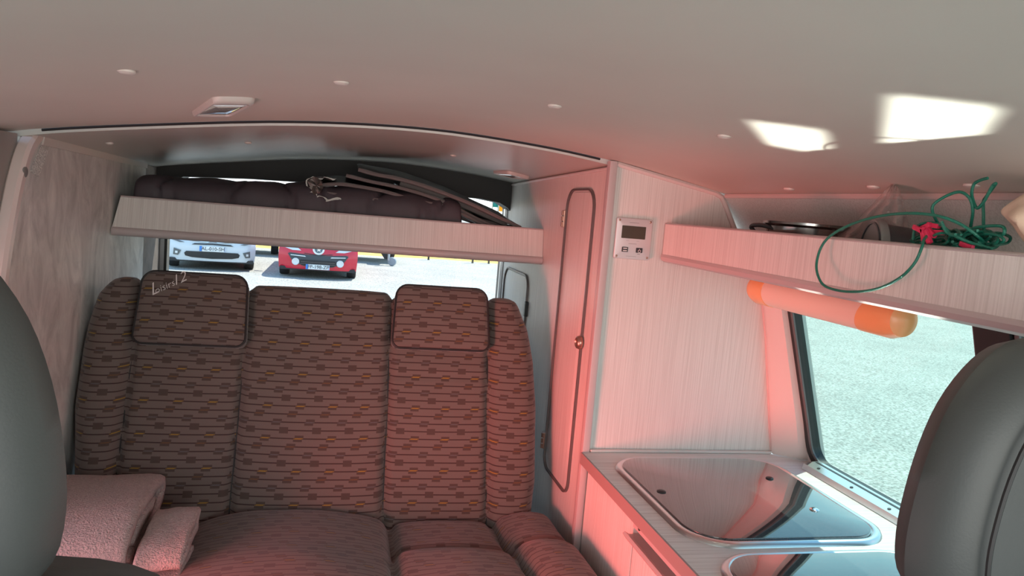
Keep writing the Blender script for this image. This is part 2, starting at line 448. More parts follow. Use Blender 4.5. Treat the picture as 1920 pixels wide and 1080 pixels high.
g2 = [[bm.verts.new((p.x, y, p.z + .03)) for p in arch] for y in ys]
for j in range(len(ys) - 1):
    for i in range(len(arch) - 1):
        face(bm, [g[j][i], g[j][i + 1], g[j + 1][i + 1], g[j + 1][i]]); face(bm, [g2[j][i], g2[j + 1][i], g2[j + 1][i + 1], g2[j][i + 1]])
for j in (0, len(ys) - 1):
    for i in range(len(arch) - 1): face(bm, [g[j][i], g[j][i + 1], g2[j][i + 1], g2[j][i]])
obj('ceiling', bm, ceil_m, smooth=True, kind='structure', label='beige arched headliner panel above the seats and kitchen')
bm = BM()                                         # rear headliner, a little lower, with a lip
xs = [-.62 + 1.45 * i / 40 for i in range(41)]; ys = [1.572 + (2.56 - 1.572) * j / 6 for j in range(7)]
g = [[bm.verts.new((x, y, rz(x, y))) for x in xs] for y in ys]; g2 = [[bm.verts.new((x, y, rz(x, y) + .05)) for x in xs] for y in ys]
for j in range(6):
    for i in range(40):
        face(bm, [g[j][i], g[j][i + 1], g[j + 1][i + 1], g[j + 1][i]]); face(bm, [g2[j][i], g2[j + 1][i], g2[j + 1][i + 1], g2[j][i + 1]])
for j in (0, 6):
    for i in range(40): face(bm, [g[j][i], g[j][i + 1], g2[j][i + 1], g2[j][i]])
obj('ceiling', bm, rearceil_m, smooth=True, kind='structure', label='darker lower headliner panel over the rear shelf')
bm = BM()                                         # thin dark tube drawn for the shaded gap between the headliner panels
P = [Vector((x, 1.564, az(x) - .0025)) for x in xs if -.56 <= x <= .56]
tube(bm, P, .0026, 6); obj('gap_shade_strip', bm, dark_m, smooth=True, kind='structure')
bm = BM(); box(bm, (-1.0, -1.2, FLOOR - .04), (1.08, 2.75, FLOOR)); obj('floor', bm, floor_m, kind='structure')
bm = BM(); box(bm, (-90, -60, GROUND - .1), (90, 120, GROUND)); obj('ground', bm, gravel_m, kind='structure')

# sloping right side wall
def sx_(z): return 1.10 - .30 * (z - .633)
def wallpt(y, z, o=0.0): return Vector((sx_(z) + o, y, z))
WIN = (1.195, .848, .475, .385)  # window centre y, z, width, height
def side_quad(bm, y0, y1, z0, z1, th=.03, zs=None):
    zz = zs or [z0, z1]
    prof = [(sx_(z), z) for z in zz]
    prism(bm, [Vector((x, y0, z)) for x, z in prof] + [Vector((x + th, y0, z)) for x, z in prof[::-1]], (0, y1 - y0, 0))
bm = BM()
side_quad(bm, -.3, 1.60, .58, .642); side_quad(bm, 1.47, 1.60, .642, 1.075); side_quad(bm, .90, .955, .642, 1.075); side_quad(bm, -.3, .05, .642, 1.075)
prism(bm, [(1.10, -.3, FLOOR), (1.115, -.3, .58), (1.145, -.3, .58), (1.13, -.3, FLOOR)], (0, 1.9, 0))
prism(bm, [(sx_(1.075), -.3, 1.075), (.835, -.3, 1.237), (.87, -.3, 1.237), (sx_(1.075) + .03, -.3, 1.075)], (0, 1.9, 0))
obj('wall_right', bm, trim_m, kind='structure')
# side window: seal ring, pane
def window(name, y0, y1, z0, z1, label):
    cy, cz, ww, hh = (y0 + y1) / 2, (z0 + z1) / 2, y1 - y0, z1 - z0
    t = thing(name, wallpt(cy, z0), label, None, kind='structure')
    bm = BM(); ringframe(bm, rrect(ww + .05, hh + .05, .05), rrect(ww, hh, .035), lambda a, b: wallpt(cy + a, cz + b, -.004), (.022, 0, 0))
    obj('window_seal', bm, black_m, t, smooth=True, sharp=30)
    bm = BM(); ringframe(bm, rrect(ww + .012, hh + .012, .041), rrect(ww - .004, hh - .004, .033), lambda a, b: wallpt(cy + a, cz + b, -.007), (.004, 0, 0))
    obj('seal_glint_ring', bm, plain('seal_highlight', (.10, .11, .11), .3), t)  # lighter grey ring paints a highlight along the black seal
    bm = BM(); prism(bm, [wallpt(cy + a, cz + b, .008) for a, b in rrect(ww + .02, hh + .02, .04)], (.003, 0, 0))
    obj('pane', bm, sideglass_m, t)
    return t
window('window_1', .965, 1.465, .647, 1.078, 'side window behind the kitchen worktop')
window('window_2', .08, .885, .647, 1.078, 'cab side window beyond the dark pillar')
bm = BM(); side_quad(bm, .895, .96, .64, 1.06, .02)
for v in bm.verts: v.co.x -= .012
obj('trim_2', bm, black_m, kind='structure', label='dark window pillar')
# pale vertical pillar trim beside the window
bm = BM()
WE = [(.60, 1.036), (.633, 1.036), (.92, .985), (.998, .966), (1.08, .919)]
def wedge(z):
    for (a, va), (b, vb) in zip(WE[:-1], WE[1:]):
        if z <= b: return va + (vb - va) * (z - a) / (b - a)
    return WE[-1][1]
zz = [.636 + (1.075 - .636) * i / 14 for i in range(15)]; gg = []
for z in zz:
    a, b = wedge(z) + .002, sx_(min(z, 1.04)) - .004; y0_, y1_ = 1.549, 1.482 + .012 * max(0, (.72 - z) / .09)
    prof = [(0, 0), (.10, -.012), (.25, -.016), (.55, -.010), (.85, -.010), (.93, .0), (1.0, .012)]
    gg.append([bm.verts.new((a + (b - a) * f + o, y0_ + (y1_ - y0_) * f + o * .3, z)) for f, o in prof])
for a in range(14):
    for b in range(6): face(bm, [gg[a][b], gg[a][b + 1], gg[a + 1][b + 1], gg[a + 1][b]])
obj('trim_3', bm, trim_m, smooth=True, kind='structure')

# left side: partition panel lined with grey felt
bm = BM()
LX = lambda z: -.565 - .10 * max(0, .95 - z) * 0
fr = smoothpath([(-.565, 1.615, 1.232), (-.565, 1.555, 1.19), (-.565, 1.50, 1.09), (-.565, 1.45, .93), (-.565, 1.42, .70), (-.565, 1.42, .40), (-.565, 1.42, FLOOR)], 5)
outl = fr + [Vector((-.565, 2.40, FLOOR)), Vector((-.565, 2.40, 1.205)), Vector((-.565, 2.0, 1.215))]
part = thing('partition_panel', (-.565, 1.9, FLOOR), 'grey mottled side panel with pale curved front edge at left of the bench', 'panel')
prism(bm, outl, (-.02, 0, 0)); obj('panel_board', bm, marble_m, part)
bm = BM()
for a, b in zip(fr[:-1], fr[1:]): pass
P = [p + Vector((-.010, 0, 0)) for p in fr]
gg = []
for i, p in enumerate(P):
    T = (P[min(i + 1, len(P) - 1)] - P[max(i - 1, 0)]).normalized(); nr = Vector((1, 0, 0)).cross(T)
    if nr.y > 0: nr = -nr
    gg.append([bm.verts.new(p + nr * h + Vector((x, 0, 0))) for x, h in ((.0125, -.012), (.0135, .004), (.008, .010), (-.008, .010), (-.0135, .004), (-.0125, -.012))])
for i in range(len(gg) - 1):
    for k in range(5): face(bm, [gg[i][k], gg[i][k + 1], gg[i + 1][k + 1], gg[i + 1][k]])
obj('edge_strip', bm, plain('pink_beige_edging', (.72, .60, .56), .4), part, smooth=True)
bm = BM(); prism(bm, [(-.5645, 1.62, 1.232), (-.5645, 2.40, 1.207), (-.5645, 2.40, 1.190), (-.5645, 1.61, 1.207)], (.004, 0, 0)); obj('top_strip', bm, trim_m, part)
bm = BM(); prism(bm, [(-.5645, 1.605, 1.205), (-.5645, 1.645, 1.197), (-.5645, 1.598, 1.145), (-.5645, 1.560, 1.155)], (.001, 0, 0)); obj('speckled_label', bm, sticker_m, part)
q = atX(46, 322, -.564); bm = BM(); lathe(bm, [(.010, 0), (.010, .002), (.007, .0035)], 20, q, (1, 0, 0)); obj('screw_cap', bm, plain('grey_cap', (.22, .21, .20), .5), part, smooth=True)
# brown lining, rear jambs, side behind
bm = BM(); box(bm, (-.60, 2.40, FLOOR), (-.568, 2.625, 1.2)); obj('wall_left', bm, brown_m, kind='structure', label='brown carpeted lining beside the rear window')
bm = BM(); prism(bm, [(-.586, 1.46, FLOOR), (-.586, 1.46, 1.222), (-.68, 1.46, 1.196), (-.76, 1.46, 1.160), (-.83, 1.46, 1.08), (-.86, 1.46, .95), (-.86, 1.46, FLOOR)], (0, .10, 0)); box(bm, (-.96, -.3, FLOOR), (-.86, .15, 1.13)); box(bm, (-.88, -.3, 1.02), (-.86, 1.5, 1.12))
box(bm, (-.96, 1.5, FLOOR), (-.88, 2.75, 1.2)); obj('wall_left', bm, plain('grey_side_trim', (.30, .28, .26), .5), kind='structure', label='grey side wall around the open sliding door')
bm = BM(); tube(bm, smoothpath([(-.608, 1.448, 1.195), (-.609, 1.443, 1.14), (-.611, 1.44, 1.02), (-.613, 1.44, .7), (-.613, 1.44, 0)], 6), .012, 8); obj('trim_4', bm, black_m, smooth=True, kind='structure', label='black sliding door seal')
hb = [(-.60, 1.150), (-.52, 1.160), (-.49, 1.176), (-.3, 1.187), (-.124, 1.191), (.15, 1.193), (.461, 1.188), (.53, 1.180), (.56, 1.165), (.575, 1.150), (.575, 1.32), (-.60, 1.32)]
bm = BM(); prism(bm, [(x, 2.545, z) for x, z in hb], (0, .10, 0)); obj('wall_rear', bm, dark_m, kind='structure', label='tailgate header panel with its shade put into the dark colour')  # near-black colour carries the shade on the header
bm = BM(); box(bm, (-.62, 2.63, FLOOR), (.62, 2.70, .76), .01); obj('wall_rear', bm, white_m, kind='structure', label='tailgate lower panel')
bm = BM(); box(bm, (-.66, 2.63, .76), (-.553, 2.68, 1.25)); box(bm, (.575, 2.63, .70), (.66, 2.68, 1.25)); obj('trim_5', bm, white_m, kind='structure', label='white tailgate opening frame')
bm = BM(); box(bm, (-.5545, 2.622, .75), (-.546, 2.66, 1.2)); box(bm, (.566, 2.622, .75), (.570, 2.66, 1.2)); obj('trim_6', bm, black_m, kind='structure', label='black seal of the tailgate window')
t = thing('window_3', (0, 2.67, .76), 'rear tailgate window', None, kind='structure')
bm = BM(); box(bm, (-.56, 2.664, .755), (.58, 2.667, 1.25)); obj('pane', bm, rearglass_m, t)

# ------------------------------------------------------------------ bench seat
S0 = Vector((0, 1.70, .40)); SV = Vector((0, .2, .53)); SN = Vector((0, -.53, .2)).normalized(); SL = SV.length; SVn = SV.normalized()
bench = thing('bench_seat', (0, 1.6, FLOOR), 'wide patterned taupe bench seat with two headrests under the rear shelf', 'bench seat')
def lerp(tb, x):
    if x <= tb[0][0]: return tb[0][1]
    for (a, va), (b, vb) in zip(tb[:-1], tb[1:]):
        if x <= b: return va + (vb - va) * (x - a) / (b - a)
    return tb[-1][1]
XL = [(0, -.53), (.3, -.550), (.46, -.561), (.70, -.561), (.8, -.557), (.92, -.545), (1, -.515)]
XR = [(0, .505), (.18, .519), (.5, .522), (.7, .516), (.85, .502), (1, .468)]
SEAMS = (-.451, -.206, .137, .388)
def seamx(k, t): return SEAMS[k] + (.004 * (t - .5) if k in (0, 1) else 0)
PAN = [(-9, -.451, .022), (-.451, -.206, .006), (-.206, .137, .018), (.137, .388, .006), (.388, 9, .022)]
bm = BM(); uvl = bm.loops.layers.uv.verify(); NXg, NYg = 150, 70; gr = []
for j in range(NYg + 1):
    t = -.06 + 1.06 * j / NYg; row = []
    for i in range(NXg + 1):
        u = i / NXg; l, r = lerp(XL, t), lerp(XR, t); X = l + (r - l) * u
        topz = 1.0
        if -.451 < X < -.206 or .137 < X < .388: topz = .985
        tt = t if t < .9 else .9 + (t - .9) * (topz - .9) / .1
        h = 0
        for k in range(4): h -= .013 * math.exp(-((X - seamx(k, t)) / .009) ** 2)
        for a, b, bu in PAN:
            a_, b_ = max(a, l), min(b, r)
            if a_ <= X <= b_: s = (X - a_) / (b_ - a_); h += bu * (4 * s * (1 - s)) ** .6
        d = min((X - l), (r - X)); R_ = .045
        if d < R_: h -= R_ * (1 - math.sqrt(max(0, 1 - (1 - d / R_) ** 2)))
        dt = (1.0 - t) * SL; R_ = .03
        if dt < R_: h -= R_ * (1 - math.sqrt(max(0, 1 - (1 - dt / R_) ** 2)))
        if t > .97:
            for k in range(4):
                if abs(X - seamx(k, t)) < .012: tt -= .012 * (1 - abs(X - seamx(k, t)) / .012)
        h += .004 * noise.noise(Vector((X * 6, t * 5, 0)))
        if .137 < X < .388 or -.451 < X < -.206: h -= .006 * math.exp(-((t - .62) / .012) ** 2) * (1 if .137 < X < .388 else 0)
        row.append(bm.verts.new(S0 + Vector((X, 0, 0)) + SV * tt + SN * h))
    gr.append(row)
for j in range(NYg):
    for i in range(NXg):
        f = face(bm, [gr[j][i], gr[j][i + 1], gr[j + 1][i + 1], gr[j + 1][i]])
        cxx = sum(v.co.x for v in f.verts) / 4; cz_ = (sum(v.co.z for v in f.verts) / 4 - .4) / .53
        k = sum(1 for q in range(4) if cxx > seamx(q, cz_))
        for l in f.loops:
            tq = (l.vert.co.z - .4) / .53
            l[uvl].uv = (l.vert.co.x + k * .027 + .05, tq * SL + k * .0022 + 1)
bnd = [e for e in bm.edges if e.is_boundary]
ret = bmesh.ops.extrude_edge_only(bm, edges=bnd); nv = [v for v in ret['geom'] if isinstance(v, bmesh.types.BMVert)]
bmesh.ops.translate(bm, verts=nv, vec=-SN * .07)
bmesh.ops.holes_fill(bm, edges=[e for e in bm.edges if e.is_boundary], sides=0)
obj('backrest', bm, fabric_m, bench, smooth=True, sharp=60)
for k in range(4):                                # stitched seams
    bm = BM(); pts = []
    tmax = .958
    for j in range(24):
        t = -.02 + (tmax + .02) * j / 23
        pts.append(S0 + Vector((seamx(k, t), 0, 0)) + SV * t + SN * (-.0105))
    tube(bm, pts, .0017, 5); obj('seam', bm, pipe_m, bench, smooth=True)
def headrest(x0, x1, t0, t1, lab):
    wd, ht = x1 - x0, (t1 - t0) * SL
    O = S0 + Vector(((x0 + x1) / 2, 0, 0)) + SV * ((t0 + t1) / 2) + SN * .034
    ol = []
    for (x, y) in rrect(wd, ht, (.030, .030, .022, .022), 6): ol.append((x * (1 + (-.06 * (y / ht + .5))) , y))
    bm = BM(); slab(bm, ol, O, (1, 0, 0), SVn, SN, .085, .018, .008, 6, uvoff=((x0 + x1) / 2 + .013, ht / 2 + .6 + t0 * SL))
    h = obj('headrest', bm, fabric_m, bench, smooth=True, sharp=60, label=lab)
    bm = BM(); pts = [O + Vector((x * .985, 0, 0)) + SVn * y * .985 + SN * (-.009) for x, y in ol]; tube(bm, pts, .0032, 6, closed=True)
    obj('piping', bm, pipe_m, h, smooth=True)
    return h, O, wd, ht
h1, O1, w1, ht1 = headrest(-.449, -.2, .712, 1.018, 'headrest with printed lettering')
h2, O2, w2, ht2 = headrest(.138, .386, .735, 1.022, 'plain headrest on the right')
fb = ((x0, x1) for x0, x1 in ())
# lettering on the left headrest
a = atY(277, 551, 1.84); b_ = atY(345, 521, 1.88)
def onhead(x, y):
    d = ray(x, y); O = O1 + SN * .0062; s = SN.dot(O - EYE) / SN.dot(d); return EYE + d * s
pa, pb, pc = onhead(279, 548), onhead(345, 518), onhead(317, 538)
dU = (pb - pa).normalized(); dV = SN.cross(dU)
for s, x, y, sz, sh in (('L', 287, 543, .040, .45), ('oisirs', 308, 538, .022, .25), ('12', 334, 524, .034, .45)):
    textmesh('lettering', s, sz, frame(onhead(x, y), dU, dV), markw_m, h1, shear=sh, extrude=.0012, bold=-.0004)
# cushion
bm = BM(); uvl = bm.loops.layers.uv.verify(); NX2, NY2 = 120, 70; gr = []
CS = (-.285, .150, .395)
for j in range(NY2 + 1):
    v = j / NY2; row = []
    Y = 1.70 - .64 * v
    for i in range(NX2 + 1):
        X = -.56 + 1.115 * i / NX2
        z = .405 + .02 * math.exp(-((Y - 1.35) / .2) ** 2)
        s0, s1, s2 = CS[0], CS[1] - .02 * (1.7 - Y), CS[2] + .10 * max(0, 1.62 - Y) * (.6)
        for s_ in (s0, s1, s2): z -= .014 * math.exp(-((X - s_) / .012) ** 2)
        segs = [(-.56, s0), (s0, s1), (s1, s2), (s2, .555)]
        for q, (a, c) in enumerate(segs):
            if a <= X <= c:
                s = (X - a) / (c - a); z += (.008, .045, .016, .032)[q] * (4 * s * (1 - s)) ** .55
        if s1 < X < .555: z -= .012 * math.exp(-((Y - 1.515) / .008) ** 2)
        if X > s1: z += .014 * (1 if Y < 1.51 else 0) * min(1, (1.51 - Y) / .05)
        d = min(X + .56, .555 - X); R_ = .04
        if d < R_: z -= R_ * (1 - math.sqrt(max(0, 1 - (1 - d / R_) ** 2)))
        d = Y - 1.06; R_ = .06
        if d < R_: z -= R_ * (1 - math.sqrt(max(0, 1 - (1 - d / R_) ** 2)))
        d = 1.70 - Y; R_ = .04
        if d < R_: z -= R_ * .7 * (1 - math.sqrt(max(0, 1 - (1 - d / R_) ** 2)))
        z += .004 * noise.noise(Vector((X * 9, Y * 9, 3)))
        row.append(bm.verts.new((X, Y, z)))
    gr.append(row)
for j in range(NY2):
    for i in range(NX2):
        f = face(bm, [gr[j][i], gr[j][i + 1], gr[j + 1][i + 1], gr[j + 1][i]])
        cxx = f.verts[0].co.x; k = (cxx > CS[0]) + (cxx > CS[1]) + (cxx > CS[2])
        for l in f.loops: l[uvl].uv = (l.vert.co.x + k * .031 + 2 + .5 * l.vert.co.z * 0, (2 - l.vert.co.y) * 1.0 + k * .004)
bnd = [e for e in bm.edges if e.is_boundary]
ret = bmesh.ops.extrude_edge_only(bm, edges=bnd); nv = [v for v in ret['geom'] if isinstance(v, bmesh.types.BMVert)]
for v in nv: v.co.z = .29
bmesh.ops.holes_fill(bm, edges=[e for e in bm.edges if e.is_boundary], sides=0)
obj('seat_cushion', bm, fabric_m, bench, smooth=True, sharp=60)
bm = BM(); box(bm, (-.54, 1.10, FLOOR), (.53, 1.66, .288), .01); obj('seat_base', bm, plain('dark_seat_base', (.06, .055, .05), .6), bench)
# buckle straps at the fold of the bench
for pts, r in (([(502, 985), (498, 972), (503, 974), (512, 984)], .0022), ([(563, 984), (570, 972), (590, 971), (620, 978), (640, 977), (652, 968), (654, 978), (640, 984)], .003)):
    bm = BM(); tube(bm, smoothpath([atY(x, y, 1.665) for x, y in pts], 6), r, 6); obj('strap', bm, strap_m, bench, smooth=True)

# ------------------------------------------------------------------ wardrobe
wr = thing('wardrobe', (.7, 1.6, FLOOR), 'tall pale laminate wardrobe with narrow door between bench and worktop', 'wardrobe')
# side panel (faces the bench) with its top following the ceiling
bm = BM()
top = [Vector((XW, y, rz(XW, y) - .002)) for y in (1.56, 1.8, 2.1, 2.4, 2.56)]
prism(bm, [Vector((XW, 1.555, FLOOR)), Vector((XW, 1.555, az(XW) - .004))] + top + [Vector((XW, 2.62, 1.19)), Vector((XW, 2.62, FLOOR))], (.018, 0, 0))
obj('side_panel', bm, wood_v, wr)
fo = [(.57, FLOOR), (1.03, FLOOR), (1.035, .633), (.985, .92), (.966, .998), (.868, 1.164), (.835, 1.222), (.828, 1.232), (.813, 1.238), (.70, 1.257), (.57, 1.281)]
bm = BM(); prism(bm, [(x, YW, z) for x, z in fo], (0, .018, 0)); obj('front_panel', bm, wood_v, wr)
bm = BM(); box(bm, (.556, 1.540, FLOOR), (.574, 1.562, 1.283), .004); obj('corner_profile', bm, mauve_m, wr, smooth=True)
bm = BM(); pth = [Vector((.574, 1.547, 1.277)), Vector((.70, 1.547, 1.255)), Vector((.813, 1.547, 1.235)), Vector((.829, 1.547, 1.228)), Vector((.838, 1.547, 1.215)), Vector((.868, 1.547, 1.162)), Vector((.966, 1.547, .998)), Vector((.985, 1.547, .92)), Vector((1.036, 1.547, .640))]
tube(bm, pth, .006, 6); obj('edge_profile', bm, plain('pink_grey_edging', (.66, .56, .53), .4), wr, smooth=True)
bm = BM(); tube(bm, [Vector((XW - .002, y, rz(XW, y) - .006)) for y in (1.56, 1.8, 2.1, 2.4, 2.54)], .004, 6); obj('edge_profile', bm, trim_m, wr, smooth=True)
def hatch(name, y0, y1, z0, z1, r, label=None):
    cy, cz, ww, hh = (y0 + y1) / 2, (z0 + z1) / 2, y1 - y0, z1 - z0
    bm = BM(); slab(bm, rrect(ww - .010, hh - .010, r), (XW - .002, cy, cz), (0, 1, 0), (0, 0, 1), (-1, 0, 0), .004, .0015, 0, 2)
    d = obj(name, bm, wood_v, wr, smooth=True, sharp=30, label=label)
    bm = BM(); ringframe(bm, rrect(ww + .006, hh + .006, [q_ + .006 for q_ in r]), rrect(ww - .003, hh - .003, [q_ + .002 for q_ in r]), lambda a, b: Vector((XW - .0065, cy + a, cz + b)), (.008, 0, 0))
    obj('door_surround', bm, groove_m, d, smooth=True, sharp=30)
    return d
d1 = hatch('door', 1.650, 1.862, .490, 1.222, (.045, .045, .03, .03), 'tall narrow wardrobe door')
q = atX(1083, 642, XW - .012)
bm = BM(); lathe(bm, [(.016, 0), (.0165, .004), (.014, .010), (.011, .012), (.009, .009), (.006, .009)], 24, (XW - .004, q.y, q.z), (-1, 0, 0)); obj('knob', bm, brass_m, d1, smooth=True)
for z in (1.148, .555):
    bm = BM(); box(bm, (XW - .010, 1.862, z - .022), (XW, 1.880, z + .022), .001)
    for k in (-1, 0, 1): lathe(bm, [(.0045, -.006), (.0045, .006)], 10, (XW - .011, 1.868, z + k * .0145), (0, 0, 1))
    obj('hinge', bm, brass_m, d1)
d2 = hatch('door', 2.20, 2.53, .55, .962, (.05, .04, .03, .03), 'low hatch behind the bench')
bm = BM(); box(bm, (XW - .010, 2.185, .84), (XW, 2.197, .885), .001); obj('hinge', bm, black_m, d2)
bm = BM(); box(bm, (.560, 2.585, .75), (.568, 2.60, 1.16)); obj('rear_edge_strip', bm, metal_m, wr)

# ------------------------------------------------------------------ rear shelf, its load
sh = thing('rear_shelf', (0, 2.07, 1.02), 'laminate overhead shelf with a fascia board spanning above the bench', 'shelf')
bm = BM(); prism(bm, [(-.562, 2.066, 1.026), (.569, 2.066, 1.026), (.569, 2.084, 1.108), (-.548, 2.084, 1.108)], (0, .016, 0)); obj('fascia', bm, wood_f, sh)
bm = BM(); box(bm, (-.562, 2.080, 1.018), (.569, 2.52, 1.032)); obj('shelf_board', bm, wood_v, sh)
bm = BM(); tube(bm, [Vector((-.562, 2.070, 1.022)), Vector((.569, 2.070, 1.022))], .0115, 12)
for v in bm.verts: v.co.y = 2.070 + (v.co.y - 2.070) * .8
obj('bottom_profile', bm, mauve_m, sh, smooth=True)
bm = BM(); tube(bm, [Vector((-.548, 2.088, 1.109)), Vector((.569, 2.088, 1.109))], .0035, 8); obj('top_profile', bm, mauve_m, sh, smooth=True)

# quilted mattress: stadium profile swept across the van
bm = BM(); NM, NP = 130, 36; rg = []
y0, y1, z0, z1 = 2.108, 2.47, 1.034, 1.176
for i in range(NM + 1):
    X = -.522 + .852 * i / NM; e0 = min(i, NM - i) / NM * .852
    es = math.sqrt(max(0, 1 - (1 - min(1, e0 / .03)) ** 2)) * .12 + .88 if e0 < .03 else 1
    ring = []
    sag = .010 * math.sin(X * 5 + 1) - .012 * max(0, X - .1) * 3
    for k in range(NP):
        a = 2 * PI * k / NP; ca, sa = math.cos(a), math.sin(a)
        px_ = math.copysign(abs(ca) ** .35, ca); pz = math.copysign(abs(sa) ** .55, sa)
        y = (y0 + y1) / 2 + px_ * (y1 - y0) / 2 * (.9 + .1 * es); z = (z0 + z1) / 2 + pz * (z1 - z0) / 2 * es
        wv = .03 * math.sin(z * 60)
        dent = 0
        for q in range(7):
            xq = -.43 + q * .135 + .035 * math.sin((z - 1.03) * 42 + q * 1.7)
            dent += math.exp(-((X - xq) / .0045) ** 2)
        puff = .006 * abs(math.sin((X + .43) / .135 * PI)) + .004 * noise.noise(Vector((X * 14, y * 14, z * 14)))
        out_ = puff * 1.3 - .010 * dent
        yy = y + px_ * out_; zz = z + pz * out_ + (sag if pz > 0 else 0) * max(0, pz)
        zz = max(zz, 1.0335)
        ring.append(bm.verts.new((X, max(yy, 2.1025), zz)))
    rg.append(ring)
for i in range(NM):
    for k in range(NP): face(bm, [rg[i][k], rg[i][(k + 1) % NP], rg[i + 1][(k + 1) % NP], rg[i + 1][k]])
face(bm, rg[0]); face(bm, rg[-1])
mt_ = obj('mattress', bm, quilt_m, smooth=True, sharp=80, label='dark plum quilted mattress lying on the rear shelf', cat='mattress')
bm = BM(); tube(bm, smoothpath([(.334, 2.125, 1.038), (.334, 2.118, 1.08), (.333, 2.125, 1.12), (.333, 2.16, 1.146)], 5), .003, 6); obj('binding', bm, quilt_m, mt_, smooth=True)

def px_path(pts, Y, dz=0): return smoothpath([atY(x, y, Y) + Vector((0, 0, dz)) for x, y in pts], 5)
def blind(name, layers, label, group=None):
    t = thing(name, atY(*layers[0][1][len(layers[0][1]) // 2], 2.2), label, 'window blind')
    for nm, pts, Y, ex, th, seed in layers:
        P = px_path(pts, Y)
        bm = BM(); sheet(bm, P, (0, ex, .004 + (.022 if seed in (1, 3) else 0)), th, 5, lambda u, f, s=seed: .004 * noise.noise(Vector((u * 5, f * 2.5, s)))); o = obj('folded_layer', bm, matd_m, t, smooth=True, sharp=50)
        bm = BM(); E_ = [p + Vector((0, -.001, 0)) for p in P]; tube(bm, E_, lambda u: th * .52, 7); obj('bound_edge', bm, mat_m, o, smooth=True)
    return t
bl1 = blind('insulated_blind', [('l', [(672, 318), (700, 326), (740, 334), (773, 342), (829, 361), (886, 384), (942, 411), (976, 427)], 2.12, .26, .011, 1),
    ('l', [(649, 329), (689, 339), (745, 351), (801, 367), (843, 384), (886, 406), (922, 423), (950, 433)], 2.13, .27, .010, 2), ('l', [(750, 342), (830, 367), (886, 391), (950, 419)], 2.16, .26, .022, 7), ('l', [(820, 388), (880, 410), (925, 422), (965, 431)], 2.18, .24, .022, 8)], 'upper folded padded blind slumping down to the right over the plum mattress')  # last two thick layers are added dark fill, hiding the sky below the blind
bl2 = blind('insulated_blind', [('l', [(604, 347), (630, 345), (661, 348), (717, 358), (773, 374), (815, 383), (843, 386)], 2.125, .25, .010, 3),
    ('l', [(613, 362), (661, 369), (745, 379), (801, 388), (857, 398), (911, 424)], 2.12, .27, .009, 4)], 'lower folded padded blind with crumpled foil end on the plum mattress')
bm = BM()                                         # crumpled foil end
P = smoothpath([atY(x, y, 2.105) for x, y in ((628, 336), (600, 333), (580, 338), (578, 349), (588, 362), (604, 370), (622, 375), (640, 374))], 6)
sheet(bm, P, (0, .24, 0), .004, 16)
for v in bm.verts:
    n_ = noise.noise(v.co * 60) * .010 + noise.noise(v.co * 140) * .005
    v.co += Vector((n_, 0, noise.noise(v.co * 80 + Vector((5, 5, 5))) * .008))
bmesh.ops.triangulate(bm, faces=bm.faces[:]); obj('foil_end', bm, foil_m, bl2)
bm = BM()
c = [atY(x, y, 2.10) for x, y in ((576, 340), (590, 331), (602, 338), (606, 352), (600, 362), (588, 365))]
mid = sum(c, Vector()) / 6
for i in range(6):
    a, b2 = c[i], c[(i + 1) % 6]
    for k in range(3):
        p, q2 = a.lerp(b2, k / 3), a.lerp(b2, (k + 1) / 3); m1, m2 = p.lerp(mid, .5), q2.lerp(mid, .5)
        for w4 in ([p, q2, m2], [p, m2, m1], [m1, m2, mid]):
            face(bm, [bm.verts.new(x_ + Vector((0, .012 * noise.noise(x_ * 170), 0))) for x_ in w4])
bmesh.ops.remove_doubles(bm, verts=bm.verts[:], dist=.0005); obj('foil_fold', bm, foil_m, bl2)

# ------------------------------------------------------------------ kitchen unit
kc = thing('kitchen_cabinet', (.8, 1.1, FLOOR), 'low laminate kitchen cabinet with a drawer under the worktop', 'cabinet')
YE = .70
bm = BM(); box(bm, (.585, YE + .01, FLOOR), (1.025, 1.535, ZC - .0255)); obj('body', bm, wood_v, kc)
bm = BM(); box(bm, (.572, 1.262, FLOOR + .05), (.586, 1.535, ZC - .026), .001); obj('front_panel', bm, wood_v, kc)
bm = BM(); box(bm, (.572, YE + .012, FLOOR + .05), (.586, 1.256, .565), .001); dr = obj('drawer', bm, wood_v, kc)
bm = BM()
prism(bm, [(.586, 1.256, .566), (.555, 1.256, .566), (.548, 1.256, .576), (.552, 1.256, .580), (.562, 1.256, .574), (.586, 1.256, .574)], (0, -.54, 0))
obj('handle', bm, mauve_m, dr)
bm = BM(); box(bm, (.568, YE + .012, .588), (.580, 1.256, ZC - .027), .001); st = obj('rail_strip', bm, mauve_m, kc)
for y in (1.225, 1.03):
    bm = BM(); lathe(bm, [(.004, 0), (.004, .002), (.002, .003)], 12, (.568, y, .598), (-1, 0, 0)); obj('screw', bm, dark_m, st)
wt = thing('worktop', (.8, 1.1, ZC), 'pale grey-grained kitchen worktop running along the side window', 'worktop')
bm = BM(); prism(bm, [(.560, YE, ZC - .024), (.556, 1.539, ZC - .024), (1.098, 1.539, ZC - .024), (1.098, YE, ZC - .024)], (0, 0, .0239)); obj('top_board', bm, wood_top, wt)
bm = BM(); prism(bm, [(.556, YE, ZC - .025), (.552, 1.539, ZC - .025), (.556, 1.539, ZC - .025), (.560, YE, ZC - .025)], (0, 0, .025)); obj('edge_band', bm, plain('brown_edge_band', (.34, .25, .235), .4), wt)
bm = BM(); box(bm, (.575, 1.538, ZC), (1.03, 1.548, ZC + .006), .002); obj('joint_bead', bm, trim_m, wt)
